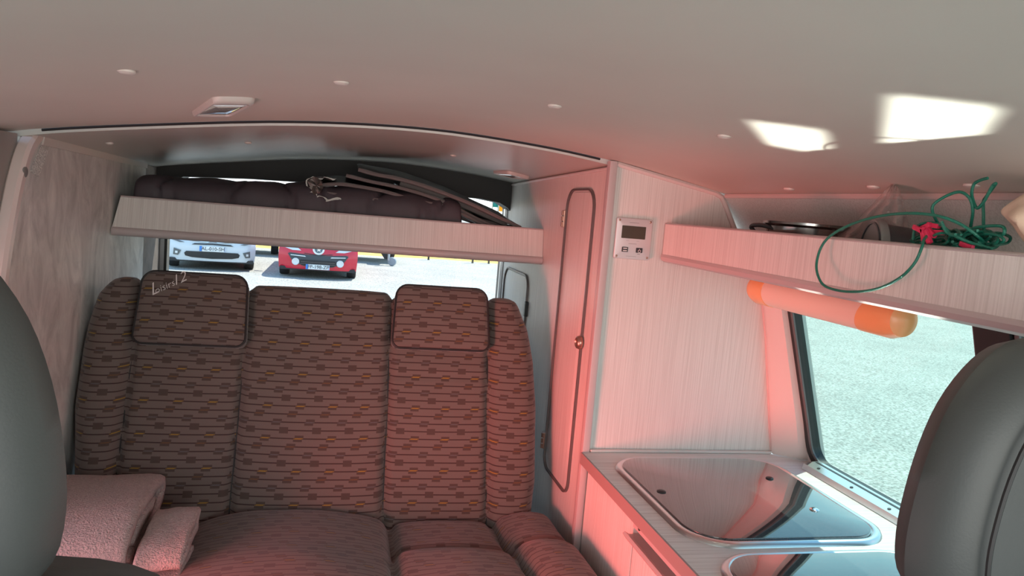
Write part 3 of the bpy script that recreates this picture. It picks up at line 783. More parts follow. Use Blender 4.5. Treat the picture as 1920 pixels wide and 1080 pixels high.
def glasslid(y0, y1, label, knobs, x0=.592, x1=.994):
    cx_, cy_, ww, hh = (x0 + x1) / 2, (y0 + y1) / 2, x1 - x0, y1 - y0
    t = thing('glass_lid', (cx_, cy_, ZC), label, 'hob lid', 'smoked glass lids set in the worktop')
    bm = BM()
    o1 = rrect(ww, hh, .085, 10); rings = []
    for ins_, z in ((0, .0), (.003, .006), (.010, .008), (.016, .006), (.019, .003)):
        rings.append([bm.verts.new((cx_ + a, cy_ + b, ZC + z)) for a, b in rrect(ww - 2 * ins_, hh - 2 * ins_, .085 - ins_, 10)])
    n = len(o1)
    for i in range(4):
        for k in range(n): face(bm, [rings[i][k], rings[i][(k + 1) % n], rings[i + 1][(k + 1) % n], rings[i + 1][k]])
    face(bm, rings[-1]); face(bm, rings[0])
    obj('steel_rim', bm, metal_m, t, smooth=True, sharp=50)
    bm = BM(); slab(bm, rrect(ww - .036, hh - .036, .066, 10), (cx_ - .003, cy_, ZC + .0095), (1, 0, 0), (0, 1, 0), (0, 0, 1), .006, .001, 0, 1)
    obj('glass_pane', bm, lid_m, t, smooth=True, sharp=30)
    for (x, y, m, r) in knobs:
        p = atZ(x, y, ZC + .0095)
        bm = BM(); lathe(bm, [(r, 0), (r, .0015), (r * .7, .003)], 20, (p.x, p.y, ZC + .0093), (0, 0, 1)); obj('stud', bm, m, t, smooth=True)
    return t
glasslid(1.062, 1.497, 'smoked glass lid beside the wardrobe wall, nearest the bench', [(1240, 922, black_m, .009), (1443, 897, black_m, .008), (1527, 956, chrome_m, .009)])
glasslid(.715, 1.040, 'smoked glass lid partly hidden behind the right cab headrest', [])
# aluminium rail under the window
rl = thing('window_rail', (1.03, 1.2, ZC), 'aluminium slotted rail along the foot of the side window', 'rail')
bm = BM(); prism(bm, [(1.045, 1.440, ZC + .0005), (1.048, 1.440, ZC + .013), (1.068, 1.440, ZC + .017), (1.090, 1.440, ZC + .017), (1.090, 1.440, ZC + .0005)], (0, -.56, 0)); obj('rail_body', bm, metal_m, rl)
bm = BM(); prism(bm, [(1.074, 1.435, ZC + .0170), (1.080, 1.435, ZC + .0170), (1.080, 1.435, ZC + .0178), (1.074, 1.435, ZC + .0178)], (0, -.54, 0)); obj('slot', bm, black_m, rl)
for y in (1.40, 1.29, 1.18, 1.07):
    bm = BM(); lathe(bm, [(.0035, 0), (.0035, .001)], 12, (1.058, y, ZC + .0152), (-.2, 0, 1)); obj('hole', bm, black_m, rl)

# control panel on the wardrobe
cp = thing('control_panel', (.627, YW, 1.075), 'small square silver control display screwed to the wardrobe front', 'control panel')
def cpt(x, y, o=.0): p = atY(x, y, YW); return Vector((p.x, YW - o, p.z))
bm = BM(); slab(bm, rrect(.084, .090, .004, 3), (.627, YW - .008, 1.1185), (1, 0, 0), (0, 0, 1), (0, -1, 0), .008, .002, 0, 1); obj('faceplate', bm, plate_m, cp, smooth=True, sharp=40)
def chip(nm, x0, y0, x1, y1, m, h=.001, par=cp, r=.001):
    a, b = cpt(x0, y0), cpt(x1, y1); bm = BM()
    slab(bm, rrect(abs(b.x - a.x), abs(b.z - a.z), r, 3), ((a.x + b.x) / 2, YW - .008 - h, (a.z + b.z) / 2), (1, 0, 0), (0, 0, 1), (0, -1, 0), h, h * .4, 0, 1)
    return obj(nm, bm, m, par)
chip('screen', 1164.5, 422, 1206.5, 449, screen_m, .0008)
b1 = chip('button', 1163.5, 462, 1174, 472, button_m, .002); b2 = chip('button', 1190, 464, 1201, 474, button_m, .002)
for dz in (.0025, -.0025):
    c = cpt(1168.7, 467); bm = BM(); box(bm, (c.x - .0045, YW - .0108, c.z + dz - .0011), (c.x + .0045, YW - .0102, c.z + dz + .0011)); obj('button_mark', bm, markw_m, b1)
c = cpt(1195.5, 469.5); bm = BM(); tube(bm, [Vector((c.x + .003 * math.sin(a), YW - .0105, c.z - .003 * math.cos(a) * -1 - .001)) for a in [math.radians(35 + 290 * k / 14) for k in range(15)]], .0006, 5)
tube(bm, [Vector((c.x, YW - .0105, c.z)), Vector((c.x, YW - .0105, c.z + .004))], .0006, 5); obj('power_mark', bm, markw_m, b2)
for x0, y0, x1, y1 in ((1178, 416.6, 1196, 418.6), (1171.5, 450.3, 1177, 451), (1190.5, 451.5, 1196, 452.2), (1176, 456, 1191, 457.6), (1192, 475.5, 1197, 476.6), (1171, 479.5, 1190, 480.6)):
    chip('printed_line', x0, y0, x1, y1, mark_m, .0005, r=.0002)
for x, z in ((.591, 1.158), (.663, 1.158), (.591, 1.079), (.663, 1.079)):
    bm = BM(); lathe(bm, [(.0026, 0), (.0026, .0008), (.0015, .0014)], 10, (x, YW - .008, z), (0, -1, 0)); obj('screw', bm, brass_m, cp, smooth=True)

# kitchen overhead shelf
ks = thing('kitchen_shelf', (.78, 1.1, 1.08), 'pink-lit laminate overhead shelf above the worktop and side window', 'shelf')
SY0, SY1 = .615, 1.540
bm = BM(); box(bm, (.698, SY0, 1.088), (.714, SY1, 1.158)); obj('fascia', bm, wood_v, ks)
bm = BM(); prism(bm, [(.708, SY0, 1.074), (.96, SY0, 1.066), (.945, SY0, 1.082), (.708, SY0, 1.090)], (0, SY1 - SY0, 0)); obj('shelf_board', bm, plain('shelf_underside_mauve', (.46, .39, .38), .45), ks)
bm = BM(); prism(bm, [Vector((x, SY0, z)) for x, z in ((.697, 1.090), (.6945, 1.084), (.697, 1.077), (.704, 1.073), (.716, 1.0735), (.716, 1.090))], (0, SY1 - SY0, 0)); obj('bottom_profile', bm, mauve_m, ks, smooth=True)
bm = BM(); tube(bm, [Vector((.706, SY0, 1.158)), Vector((.706, SY1, 1.158))], .009, 10)
for v in bm.verts: v.co.z = 1.157 + (v.co.z - 1.158) * .4
obj('top_profile', bm, mauve_m, ks, smooth=True)
bm = BM(); prism(bm, [(.952, SY0, 1.085), (.838, SY0, 1.226), (.842, SY0, 1.23), (.956, SY0, 1.088)], (0, .945, 0)); obj('back_board', bm, wood_v, ks)
bm = BM(); tube(bm, [Vector((.836, SY0, 1.2305)), Vector((.836, 1.54, 1.2305))], .005, 6); obj('upper_profile', bm, plain('salmon_edging', (.68, .54, .51), .4), ks, smooth=True)

# roll holder below the shelf
rh = thing('roll_holder', (.85, 1.2, 1.065), 'cream paper roll tube with orange end caps hanging under the kitchen shelf', 'roll holder')
RX, RZ, RR = .868, 1.0385, .032
for a, b, m, nm in ((1.355, 1.425, orange_m, 'end_cap'), (.985, 1.055, orange_m, 'end_cap'), (1.055, 1.355, creamtube_m, 'roll_tube')):
    r = RR if nm == 'end_cap' else RR - .001
    far, near = (a == 1.355), (a == .985)
    prof = [(r, 0), (r, b - a)]
    if far: prof = [(r, 0), (r, .045), (r * .85, .062), (r * .3, .07)]
    if near: prof = [(r * .3, 0), (r * .8, .008), (r, .028), (r, b - a)]
    bm = BM(); lathe(bm, prof, 36, (RX, a, RZ), (0, 1, 0))
    if near or far:
        for v in bm.verts:
            if (near and v.co.y > 1.05): v.co.y += .012 * ((v.co.z - RZ) / RR) * -1 + .01
    obj(nm, bm, m, rh, smooth=True)
for y in (1.40, 1.00):
    bm = BM(); box(bm, (RX - .01, y - .008, RZ), (RX + .01, y + .008, 1.0655)); obj('bracket', bm, orange_m, rh)

# ------------------------------------------------------------------ things on the kitchen shelf
p = Vector((.792, 1.165, 1.091))
pn = thing('frying_pan', p, 'round steel pan at the wardrobe end of the kitchen shelf', 'pan')
bm = BM(); lathe(bm, [(.050, 0), (.060, .01), (.066, .080), (.072, .084), (.072, .088), (.064, .087), (.058, .012), (.001, .010)], 40, p, (0, 0, 1)); obj('bowl', bm, pan_m, pn, smooth=True)
bm = BM(); tube(bm, smoothpath([(.73, 1.20, 1.145), (.722, 1.225, 1.165), (.722, 1.20, 1.170), (.728, 1.17, 1.167), (.735, 1.15, 1.160)], 6), .004, 8); obj('handle', bm, black_m, pn, smooth=True)
cpz = thing('beaker', (.75, .935, 1.085), 'dark grey beaker lying on its side beside the green line', 'beaker')
axis = Vector((.9, -.35, -.02)); o_ = Vector((.748, .945, 1.139))
bm = BM(); lathe(bm, [(.034, .10), (.038, .09), (.045, .0), (.042, .0), (.035, .085), (.001, .088)], 40, o_ + Vector((0, 0, .003)), axis); obj('cup_body', bm, cup_m, cpz, smooth=True)
bm = BM(); lathe(bm, [(.042, .002), (.048, .002), (.049, .006), (.048, .014), (.044, .016)], 40, o_ + Vector((0, 0, .003)), axis); obj('rim', bm, cuprim_m, cpz, smooth=True)
# clear plastic bag
bm = BM()
rowpx = [[(1545, 452), (1575, 455), (1610, 455), (1660, 458), (1712, 462)], [(1590, 430), (1612, 428), (1640, 425), (1672, 425), (1705, 430)],
         [(1618, 400), (1636, 396), (1655, 395), (1678, 398), (1700, 402)], [(1640, 378), (1655, 374), (1668, 373), (1682, 375), (1694, 380)], [(1662, 354), (1670, 350), (1676, 349), (1682, 352), (1688, 358)], [(1672, 345), (1675, 344), (1678, 344), (1680, 346), (1683, 350)]]
sub = []
for r in rowpx: sub.append(smoothpath([(x, y, 0) for x, y in r], 5))
cols = [smoothpath([sub[j][i] for j in range(len(sub))], 5) for i in range(len(sub[0]))]
gg = []
for i, col in enumerate(cols):
    line = []
    for j, q in enumerate(col):
        X = .79 + .02 * math.sin(i * 1.1) * (1 - j / len(col)) + .014 * noise.noise(Vector((i * .6, j * .35, 0)))
        line.append(bm.verts.new(atX(q.x, q.y, X)))
    gg.append(line)
for i in range(len(gg) - 1):
    for j in range(len(gg[0]) - 1): face(bm, [gg[i][j], gg[i + 1][j], gg[i + 1][j + 1], gg[i][j + 1]])
obj('plastic_bag', bm, bag_m, smooth=True, sharp=60, label='crumpled clear plastic bag peaked up behind the beaker on the shelf', cat='plastic bag')

# green plastic line
rp = thing('washing_line', (.74, .8, 1.09), 'tangled green plastic washing line looping over the front of the kitchen shelf', 'washing line')
def rpath(pts, sub=7): return smoothpath([atX(x, y, X) for x, y, X in pts], sub)
loops = [
 [(1850, 460, .74), (1830, 440, .72), (1800, 420, .71), (1770, 408, .70), (1740, 402, .695), (1700, 400, .69), (1650, 405, .69), (1600, 419, .69), (1560, 440, .685), (1540, 463, .68), (1531, 495, .675), (1535, 520, .67), (1548, 537, .67), (1580, 546, .672), (1620, 546, .675), (1655, 538, .68), (1690, 519, .682), (1715, 493, .685), (1728, 465, .69), (1732, 450, .70), (1740, 440, .715)],
 [(1765, 430, .75), (1755, 412, .73), (1748, 395, .72), (1752, 382, .72), (1775, 367, .725), (1800, 360, .73), (1818, 372, .735), (1824, 395, .74), (1820, 425, .75)],
 [(1852, 334, .74), (1838, 338, .74), (1826, 346, .74), (1822, 365, .74), (1828, 385, .74), (1834, 390, .74), (1846, 376, .74), (1860, 350, .74), (1867, 344, .74), (1862, 352, .745), (1850, 368, .75), (1844, 378, .75), (1844, 400, .75), (1845, 430, .755), (1852, 445, .76), (1865, 460, .76)],
 [(1800, 448, .73), (1820, 430, .73), (1850, 424, .73), (1880, 425, .73), (1880, 440, .73), (1850, 445, .74), (1830, 452, .74)],
 [(1712, 450, .72), (1716, 428, .72), (1735, 418, .72), (1758, 420, .72), (1775, 430, .72), (1785, 445, .73)],
 [(1765, 415, .705), (1775, 435, .71), (1795, 444, .71), (1820, 455, .715), (1860, 466, .72)],
]
for L_ in loops:
    bm = BM(); tube(bm, rpath(L_), .0019, 8); obj('line_strand', bm, rope_m, rp, smooth=True)
random.seed(3)
bm = BM()
for k in range(26):
    cxp, cyp = random.uniform(1735, 1870), random.uniform(440, 458); n_ = 7; ph = random.random() * 6; X0 = random.uniform(.725, .80)
    rx, ry = random.uniform(15, 50), random.uniform(8, 17)
    pts = [(cxp + rx * math.cos(ph + a * 1.1) * random.uniform(.7, 1), min(470, cyp + ry * math.sin(ph + a * 1.1)), X0 + random.uniform(-.02, .02)) for a in range(n_)]
    tube(bm, rpath(pts, 5), .0018, 6)
o = obj('line_tangle', bm, rope_m, rp, smooth=True); o['kind'] = 'stuff'
for k, (x, y, a) in enumerate(((1722, 432, .3), (1735, 428, -.4), (1750, 425, .1), (1730, 441, 1.2), (1744, 437, .6), (1758, 438, 0), (1738, 445, 1.0), (1812, 463, .2))):
    c = atX(x, y, .712 + .004 * (k % 3)); bm = BM(); box(bm, (-.0028, -.0095, -.003), (.0028, .0095, .003), .0012)
    for v in bm.verts: v.co.z += .002 * (v.co.y / .0095) ** 2; v.co.y, v.co.z = v.co.y * math.cos(a) - v.co.z * math.sin(a), v.co.y * math.sin(a) + v.co.z * math.cos(a); v.co += c
    obj('clothes_peg', bm, peg_m, smooth=True, label='pink-red clothes peg clipped in the green line tangle' if k < 7 else 'single red clothes peg lying low at the shelf edge under the green line', cat='clothes peg', group='red clothes pegs in the green line' if k < 7 else None)
# cream cloth bag
bm = BM(); ol = [(1866, 393), (1890, 372), (1925, 355), (1990, 350), (2010, 420), (2000, 480), (1935, 478), (1916, 462), (1895, 440), (1876, 412)]
P3 = smoothpath([atX(x, y, .735) for x, y in ol], 4, closed=True)
loc2 = [(p.y, p.z) for p in P3]
slab(bm, loc2, (.735, 0, 0), (0, 1, 0), (0, 0, 1), (-1, 0, 0), .07, .015, .012, 5, warp=lambda x, y, h: (x, y, h + .007 * noise.noise(Vector((x * 30, y * 30, 1)))))
obj('cloth_bag', bm, cream_m, smooth=True, sharp=70, label='cream folded cloth bag at the near end of the kitchen shelf', cat='bag')
bm = BM(); pts = smoothpath([atX(x, y, .73) for x, y in ((1870, 395), (1890, 425), (1912, 452), (1930, 470))], 5)

# ------------------------------------------------------------------ ceiling lamps and studs
def ceiling_lamp(c4, rear, label):
    P = [at_ceiling(x, y, rear) for x, y in c4]
    c = sum(P, Vector()) / 4; U = ((P[1] - P[0]) + (P[2] - P[3])).normalized(); V = ((P[3] - P[0]) + (P[2] - P[1])); V = (V - U * V.dot(U)).normalized()
    Wd = U.cross(V); Wd = -Wd if Wd.z > 0 else Wd
    ww = ((P[1] - P[0]).length + (P[2] - P[3]).length) / 2; hh = abs((P[3] - P[0]).dot(V) + (P[2] - P[1]).dot(V)) / 2
    t = thing('ceiling_lamp', c, label, 'ceiling lamp')
    bm = BM(); 
    o1, i1 = rrect(ww, hh, .018, 6), rrect(ww * .84, hh * .72, .008, 6); rr = []
    for pts, h in ((o1, -.002), (rrect(ww * .985, hh * .985, .018, 6), .005), (rrect(ww * .93, hh * .93, .015, 6), .009), (rrect(ww * .86, hh * .76, .010, 6), .009), (i1, .004)):
        rr.append([bm.verts.new(c + U * a + V * b + Wd * h) for a, b in pts])
    for a in range(len(rr) - 1):
        for k in range(len(rr[0])): face(bm, [rr[a][k], rr[a][(k + 1) % len(rr[0])], rr[a + 1][(k + 1) % len(rr[0])], rr[a + 1][k]])
    obj('lamp_housing', bm, plain('lamp_housing_beige', (.60, .54, .50), .35), t, smooth=True, sharp=50)
    bm = BM(); slab(bm, rrect(ww * .80, hh * .66, .006, 4), c + Wd * .008, U, V, Wd, .008, .003, .002, 3); obj('lamp_cover', bm, lampglass_m, t, smooth=True)
    bm = BM(); slab(bm, rrect(ww * .83, hh * .71, .007, 4), c + Wd * .004, U, V, Wd, .004, .001, 0, 1); obj('lamp_gap', bm, black_m, t)
    return t
ceiling_lamp([(356, 178), (440, 182), (464, 212), (395, 212)], False, 'rectangular ceiling lamp on the front headliner above the left headrest')
ceiling_lamp([(934, 320), (968, 321), (984, 331), (950, 330)], True, 'small rectangular ceiling lamp above the right end of the rear shelf')
stud_m = plain('headliner_button', (.66, .58, .53), .4)
studs = [(237, 133, 0, 'headliner stud farthest left on the front ceiling panel, above the partition'), (640, 154, 0, 'headliner stud on the front ceiling panel right of the lamp'), (1040, 198, 0, 'headliner stud on the front ceiling panel above the rear ceiling lamp'), (1358, 255, 0, 'headliner stud beside the lamp-lit patch on the ceiling'),
 (1480, 354, 0, 'headliner stud at the kitchen wall nearest the wardrobe'), (1638, 350, 0, 'headliner stud above the clear plastic bag'), (1822, 347, 0, 'headliner stud behind the upright green line'), (205, 268, 1, 'headliner stud on the rear ceiling panel beside the partition'), (465, 267, 1, 'headliner stud in the middle of the rear ceiling panel'), (850, 291, 1, 'headliner stud on the rear ceiling panel towards the wardrobe')]
for x, y, rear, lab in studs:
    p = at_ceiling(x, y, bool(rear)); s = 1.0 if not rear else .8
    bm = BM(); lathe(bm, [(.010 * s, -.001), (.010 * s, .0015), (.007 * s, .0035), (.002, .0042)], 20, p, (0, 0, -1)); obj('headliner_stud', bm, stud_m, smooth=True, label=lab, cat='button', group='headliner studs')

# area lamps added over the glass lids, imitating sun reflected onto the ceiling
for i, (poly) in enumerate(([(1405, 250), (1510, 230), (1595, 252), (1440, 270)], [(1590, 215), (1920, 168), (1920, 218), (1680, 243)])):
    P = [at_ceiling(x, y) for x, y in poly]; c = sum(P, Vector()) / 4
    yy = [p.y for p in P]; xx = [p.x for p in P]
    src = c + Vector((.235, .27 if i == 0 else .30, -(c.z - ZC - .03)))
    l = area('lid_reflection_lamp', src, c, .085, max(yy) - min(yy) + (-.01, .12)[i], (.11, .26)[i], (.93, 1, .90), 3)

# ------------------------------------------------------------------ towels
def towel(x0, x1, paths, th, label, seedv, mat=towel_m, skew=0):
    t = thing('towel', ((x0 + x1) / 2, 1.55, .43), label, 'towel')
    for pth in paths:
        P = smoothpath([(0, y, z) for y, z in pth], 6)
        P = [p + Vector((x0, 0, 0)) for p in P]
        bm = BM(); sheet(bm, P, (x1 - x0, skew, 0), th, 26, lambda u, f: .004 * noise.noise(Vector((u * 6, f * 3, seedv))) + .0012 * noise.noise(Vector((u * 60, f * 30, seedv))))
        for v in bm.verts:
            fx = (v.co.x - x0) / (x1 - x0); e = min(fx, 1 - fx)
            v.co.x += .004 * noise.noise(v.co * 30)
            if v.co.z < .437: v.co.z = .437 + .002 * noise.noise(v.co * 80)
        bmesh.ops.smooth_vert(bm, verts=bm.verts[:], factor=.5, use_axis_x=True, use_axis_y=True, use_axis_z=True)
        o = obj('folded_cloth', bm, mat, t, smooth=True, sharp=100)
    return t
towel(-.555, -.338, [[(1.66, .452), (1.55, .450), (1.45, .446), (1.385, .444)], [(1.42, .462), (1.50, .468), (1.62, .470), (1.672, .478), (1.69, .500), (1.66, .522), (1.55, .528), (1.46, .522), (1.405, .500), (1.385, .470)], [(1.44, .485), (1.52, .498), (1.62, .498)]], .026, 'large pink-beige folded terry towel on the left end of the bench', 1.0)
towel(-.325, -.245, [[(1.50, .446), (1.45, .442), (1.36, .438)], [(1.40, .456), (1.48, .470), (1.54, .474), (1.562, .486), (1.54, .497), (1.46, .494), (1.40, .482), (1.375, .462)]], .020, 'small pink-beige folded cloth tucked beside the large towel', 5.0, skew=.01)

# ------------------------------------------------------------------ cab seats (close to the camera)
def cabseat(cx_, ztop, yb, label, mir, hw=.158, bx=None):
    t = thing('cab_seat', (cx_, yb, FLOOR), label, 'car seat')
    half = [(.0, 0), (.06, .004), (.089, .011), (.114, .032), (.136, .065), (.150, .105), (.158, .15), (.160, .19), (.153, .225), (.13, .247), (.09, .255), (.04, .258)]
    pts = [(x, ztop - d) for x, d in half] + [(0, ztop - .258)] + [(-x, ztop - d) for x, d in half[::-1][:-1]]
    P = smoothpath([(x, z, 0) for x, z in pts], 3, closed=True); ol = [(p.x, p.y) for p in P]
    O = Vector((cx_, yb - .03, 0))
    bm = BM(); slab(bm, ol, O, (1, 0, 0), (0, 0, 1), (0, -1, 0), .085, .045, .012, 6); h = obj('headrest', bm, seatgrey_m, t, smooth=True, sharp=80)
    cc = Vector((cx_, 0, ztop - .14))
    bm = BM(); ring = []
    for (x, z) in ol:
        f = .80; ring.append(Vector((cx_ + x * f, yb - .0345 - .002, cc.z + (z - cc.z) * f)))
    tube(bm, ring, .0022, 6, closed=True); obj('piping', bm, pipe_m, h, smooth=True)
    for s in (-1, 1):
        bm = BM(); tube(bm, [Vector((cx_ + s * .06, yb + .02, ztop - .30)), Vector((cx_ + s * .06, yb + .02, ztop - .22))], .006, 10); obj('headrest_post', bm, chrome_m, t, smooth=True)
    zb = ztop - (.249 if bx is None else .285)
    ol2 = [(-.28, -.10), (-.285, -.3), (-.27, -.62), (.27, -.62), (.285, -.3), (.285, -.09), (.262, -.026), (.19, .006), (0, .014), (-.19, .006), (-.262, -.026)]
    P = smoothpath([(x * (.9 if bx is None else bx), z + zb, 0) for x, z in ol2], 4, closed=True)
    bm = BM(); slab(bm, [(p.x, p.y) for p in P], O, (1, 0, 0), (0, 0, 1), (0, -1, 0), .12, .05, .02, 5)
    for v in bm.verts: v.co.y += (v.co.z - zb) * .22
    obj('backrest', bm, seatgrey_m, t, smooth=True, sharp=80)
    bm = BM(); box(bm, (cx_ - .21, yb - .56, FLOOR + .26), (cx_ + .21, yb - .10, FLOOR + .40), .04, 4); obj('seat_cushion', bm, seatgrey_m, t, smooth=True)
    bm = BM(); box(bm, (cx_ - .17, yb - .48, FLOOR), (cx_ + .17, yb - .14, FLOOR + .27), .01); obj('seat_pedestal', bm, dark_m, t)
    return t
cabseat(-.322, 1.133, .50, 'grey vinyl cab seat with tall headrest close at the left', 1)
cabseat(.643, 1.094, .50, 'grey vinyl cab seat whose headrest rises in front of the side window', -1, bx=.60)

# ------------------------------------------------------------------ outside: cars
def fy(x, z, L): return .10 * (x / .86) ** 2 + .22 * max(0, abs(x) / .86 - .72) ** 1.6 * 3 + (.10 * ((z - .45) / .35) ** 2 if z > .45 else .04 * ((.45 - z) / .25) ** 2)
def car(loc, W, paint, kind, label, plate):
    t = thing('car', loc, label, 'car'); O = Vector(loc); L = 4.1; hw = W / 2
    # body below the belt line, station by station
    hood = [(0, .72), (.15, .80), (.9, .94), (1.0, .96), (2.0, .95), (3.2, .97), (3.9, .98), (4.1, .90)]
    zs = [.20, .26, .34, .42, .50, .58, .66, .74, .82, .90, .98]
    bm = BM(); NXc = 24; stn = [0, .15, .4, .8, 1.2, 2.0, 3.0, 3.7, 4.0, 4.1]
    rows = []
    # front skin grid
    def prof(z): return 1 - .06 * ((z - .5) / .5) ** 2
    zt = [.20 + (.74 - .20) * j / 14 for j in range(15)]
    fr_ = [[bm.verts.new(O + Vector(((-1 + 2 * i / NXc) * hw * prof(z) * .99, fy((-1 + 2 * i / NXc) * .86, z, L), z))) for i in range(NXc + 1)] for z in zt]
    for j in range(14):
        for i in range(NXc): face(bm, [fr_[j][i], fr_[j][i + 1], fr_[j + 1][i + 1], fr_[j + 1][i]])
    # hood / deck
    prev = fr_[-1]
    for s, h in ((.35, .82), (.7, .90), (1.0, .95), (2.0, .97), (3.3, .98), (4.05, .95)):
        row = [bm.verts.new(O + Vector(((-1 + 2 * i / NXc) * hw * .97, s, h - .07 * abs(-1 + 2 * i / NXc) ** 3))) for i in range(NXc + 1)]
        for i in range(NXc): face(bm, [prev[i], prev[i + 1], row[i + 1], row[i]])
        prev = row
    # sides with wheel arches left to the dark arch discs
    for sd in (0, NXc):
        sgn = -1 if sd == 0 else 1
        col = [r[sd] for r in fr_]; topc = [fr_[-1][sd]]
        prevc = col
        for s in (.5, .9, 1.4, 2.2, 3.2, 4.0):
            newc = [bm.verts.new(O + Vector((sgn * hw * prof(z), s, z + (.9 - .74) * (j / 14) * min(1, s / .7)))) for j, z in enumerate(zt)]
            for j in range(14): face(bm, [prevc[j], prevc[j + 1], newc[j + 1], newc[j]])
            prevc = newc
    obj('body', bm, paint, t, smooth=True, sharp=50)
    # cabin
    bm = BM()
    ca = [(.95, .93, hw * .92), (1.75, 1.42, hw * .70), (2.2, 1.48, hw * .70), (3.2, 1.45, hw * .68), (3.95, 1.0, hw * .85)]
    A_ = [[bm.verts.new(O + Vector((s * x, y, z))) for s in (-1, -.5, 0, .5, 1)] for y, z, x in ca]
    Bb = [[bm.verts.new(O + Vector((s * hw * .95, y, .90))) for s in (-1, 1)] for y, z, x in ca]
    for i in range(4):
        for k in range(4): face(bm, [A_[i][k], A_[i][k + 1], A_[i + 1][k + 1], A_[i + 1][k]])
        face(bm, [A_[i][0], A_[i + 1][0], Bb[i + 1][0], Bb[i][0]]); face(bm, [A_[i][4], A_[i + 1][4], Bb[i + 1][1], Bb[i][1]])
    obj('cabin_glass', bm, carglass_m, t, smooth=True, sharp=30)
    bm = BM(); prism(bm, [O + Vector((-hw * .66, 1.8, 1.43)), O + Vector((hw * .66, 1.8, 1.43)), O + Vector((hw * .64, 3.2, 1.46)), O + Vector((-hw * .64, 3.2, 1.46))], (0, 0, .05)); obj('roof', bm, paint, t)
    for s in (-1, 1):
        for y in (.72, 3.25):
            bm = BM(); lathe(bm, [(.20, -.09), (.30, -.10), (.315, -.07), (.315, .07), (.30, .10), (.20, .09)], 28, O + Vector((s * (hw - .12), y, .315)), (1, 0, 0)); wh = obj('wheel', bm, tyre_m, t, smooth=True)
            bm = BM(); lathe(bm, [(.20, -.02), (.19, .005), (.05, .02)], 20, O + Vector((s * (hw - .03), y, .315)), (s, 0, 0)); obj('rim', bm, steel_m, wh, smooth=True)
        bm = BM(); slab(bm, rrect(.17, .12, .04), O + Vector((s * (hw + .08), 1.35, 1.0)), (1, 0, 0), (0, 0, 1), (0, -1, 0), .10, .03, .01, 2); obj('wing_mirror', bm, paint, t, smooth=True)
    bm = BM(); box(bm, O + Vector((-hw + .05, .12, .17)), O + Vector((hw - .05, 3.9, .24))); obj('underbody', bm, plastic_blk, t)
    def dec(nm, pts, m, off=.012, par=t, mirror=False, th=.02):
        for sg in ((1, -1) if mirror else (1,)):
            bm = BM()
            P = [(x * sg, z) for x, z in pts]
            a = [bm.verts.new(O + Vector((x, 0, z))) for x, z in P]
            face(bm, a); bmesh.ops.triangulate(bm, faces=bm.faces[:])
            bmesh.ops.subdivide_edges(bm, edges=bm.edges[:], cuts=3, use_grid_fill=True)
            for v in bm.verts: q = v.co - O; v.co.y = O.y + fy(q.x * .86 / hw, q.z, L) - off
            ge = bmesh.ops.extrude_face_region(bm, geom=bm.faces[:])
            for v in ge['geom']:
                if isinstance(v, bmesh.types.BMVert): v.co.y += th
            r = obj(nm, bm, m, par)
        return r
    def plateat(z, wid=.52, h=.11):
        y = -.035; bm = BM(); box(bm, O + Vector((-wid / 2, y, z - h / 2)), O + Vector((wid / 2, y + .04, z + h / 2))); p = obj('number_plate', bm, pw_m, t)
        bm = BM(); box(bm, O + Vector((-wid / 2 - .001, y - .003, z - h / 2)), O + Vector((-wid / 2 + .05, y + .01, z + h / 2))); obj('blue_band', bm, blue_m, p)
        bm = BM(); box(bm, O + Vector((wid / 2 - .03, y - .003, z - h / 2)), O + Vector((wid / 2 + .001, y + .01, z + h / 2))); obj('blue_band', bm, plain('plate_band_pale', (.45, .50, .62), .5), p)
        textmesh('plate_text', plate, .105, frame(O + Vector((.012, y - .004, z)), (1, 0, 0), (0, 0, 1)), txt_m, p, extrude=.001, bold=.001)
    if kind == 'white':
        dec('lower_grille', [(-.52, .40), (-.56, .36), (-.54, .30), (-.40, .27), (0, .255), (.40, .27), (.54, .30), (.56, .36), (.52, .40), (0, .405)], plastic_blk, .02)
        dec('upper_grille', [(-.42, .545), (-.36, .575), (0, .585), (.36, .575), (.42, .545), (.36, .548), (0, .558), (-.36, .548)], plastic_blk, .02)
        dec('fog_recess', [(.62, .41), (.77, .45), (.78, .31), (.68, .30)], plain('fog_dark', (.12, .13, .13), .4), .015, mirror=True)
        dec('fog_lamp', [(.69, .39), (.74, .39), (.74, .34), (.69, .34)], clamp_m, .03, mirror=True)
        dec('lamp_slit', [(.56, .585), (.80, .655), (.80, .62), (.66, .58)], plain('slit_grey', (.14, .15, .16), .4), .015, mirror=True)
        dec('headlight', [(.50, .66), (.60, .64), (.80, .67), (.83, .80), (.70, .76)], clamp_m, .012, mirror=True)
        for z0 in (.60, .655):
            for sg in (1, -1):
                dec('chevron', [(0, z0 + .07), (0, z0 + .045), (.10 * sg, z0 + .005), (.45 * sg, z0 + .035), (.45 * sg, z0 + .05), (.11 * sg, z0 + .025)], chrome_m, .03)
        dec('grille_band', [(-.46, .625), (-.08, .598), (.08, .598), (.46, .625), (.46, .64), (0, .61), (-.46, .64)], plain('band_grey', (.25, .30, .33), .4), .016)
        plateat(.470)
    else:
        dec('mouth', [(-.64, .52), (-.60, .545), (-.2, .52), (0, .505), (.2, .52), (.60, .545), (.64, .52), (.56, .40), (.46, .33), (.30, .27), (-.30, .27), (-.46, .33), (-.56, .40)], plain('mouth_grey', (.05, .06, .07), .5), .02)
        dec('grille_mesh', [(-.36, .41), (-.40, .37), (-.34, .285), (.34, .285), (.40, .37), (.36, .41)], plastic_blk, .028)
        for z in (.325, .365):
            dec('grille_bar', [(-.36, z - .005), (.36, z - .005), (.36, z + .005), (-.36, z + .005)], groove_m, .034)
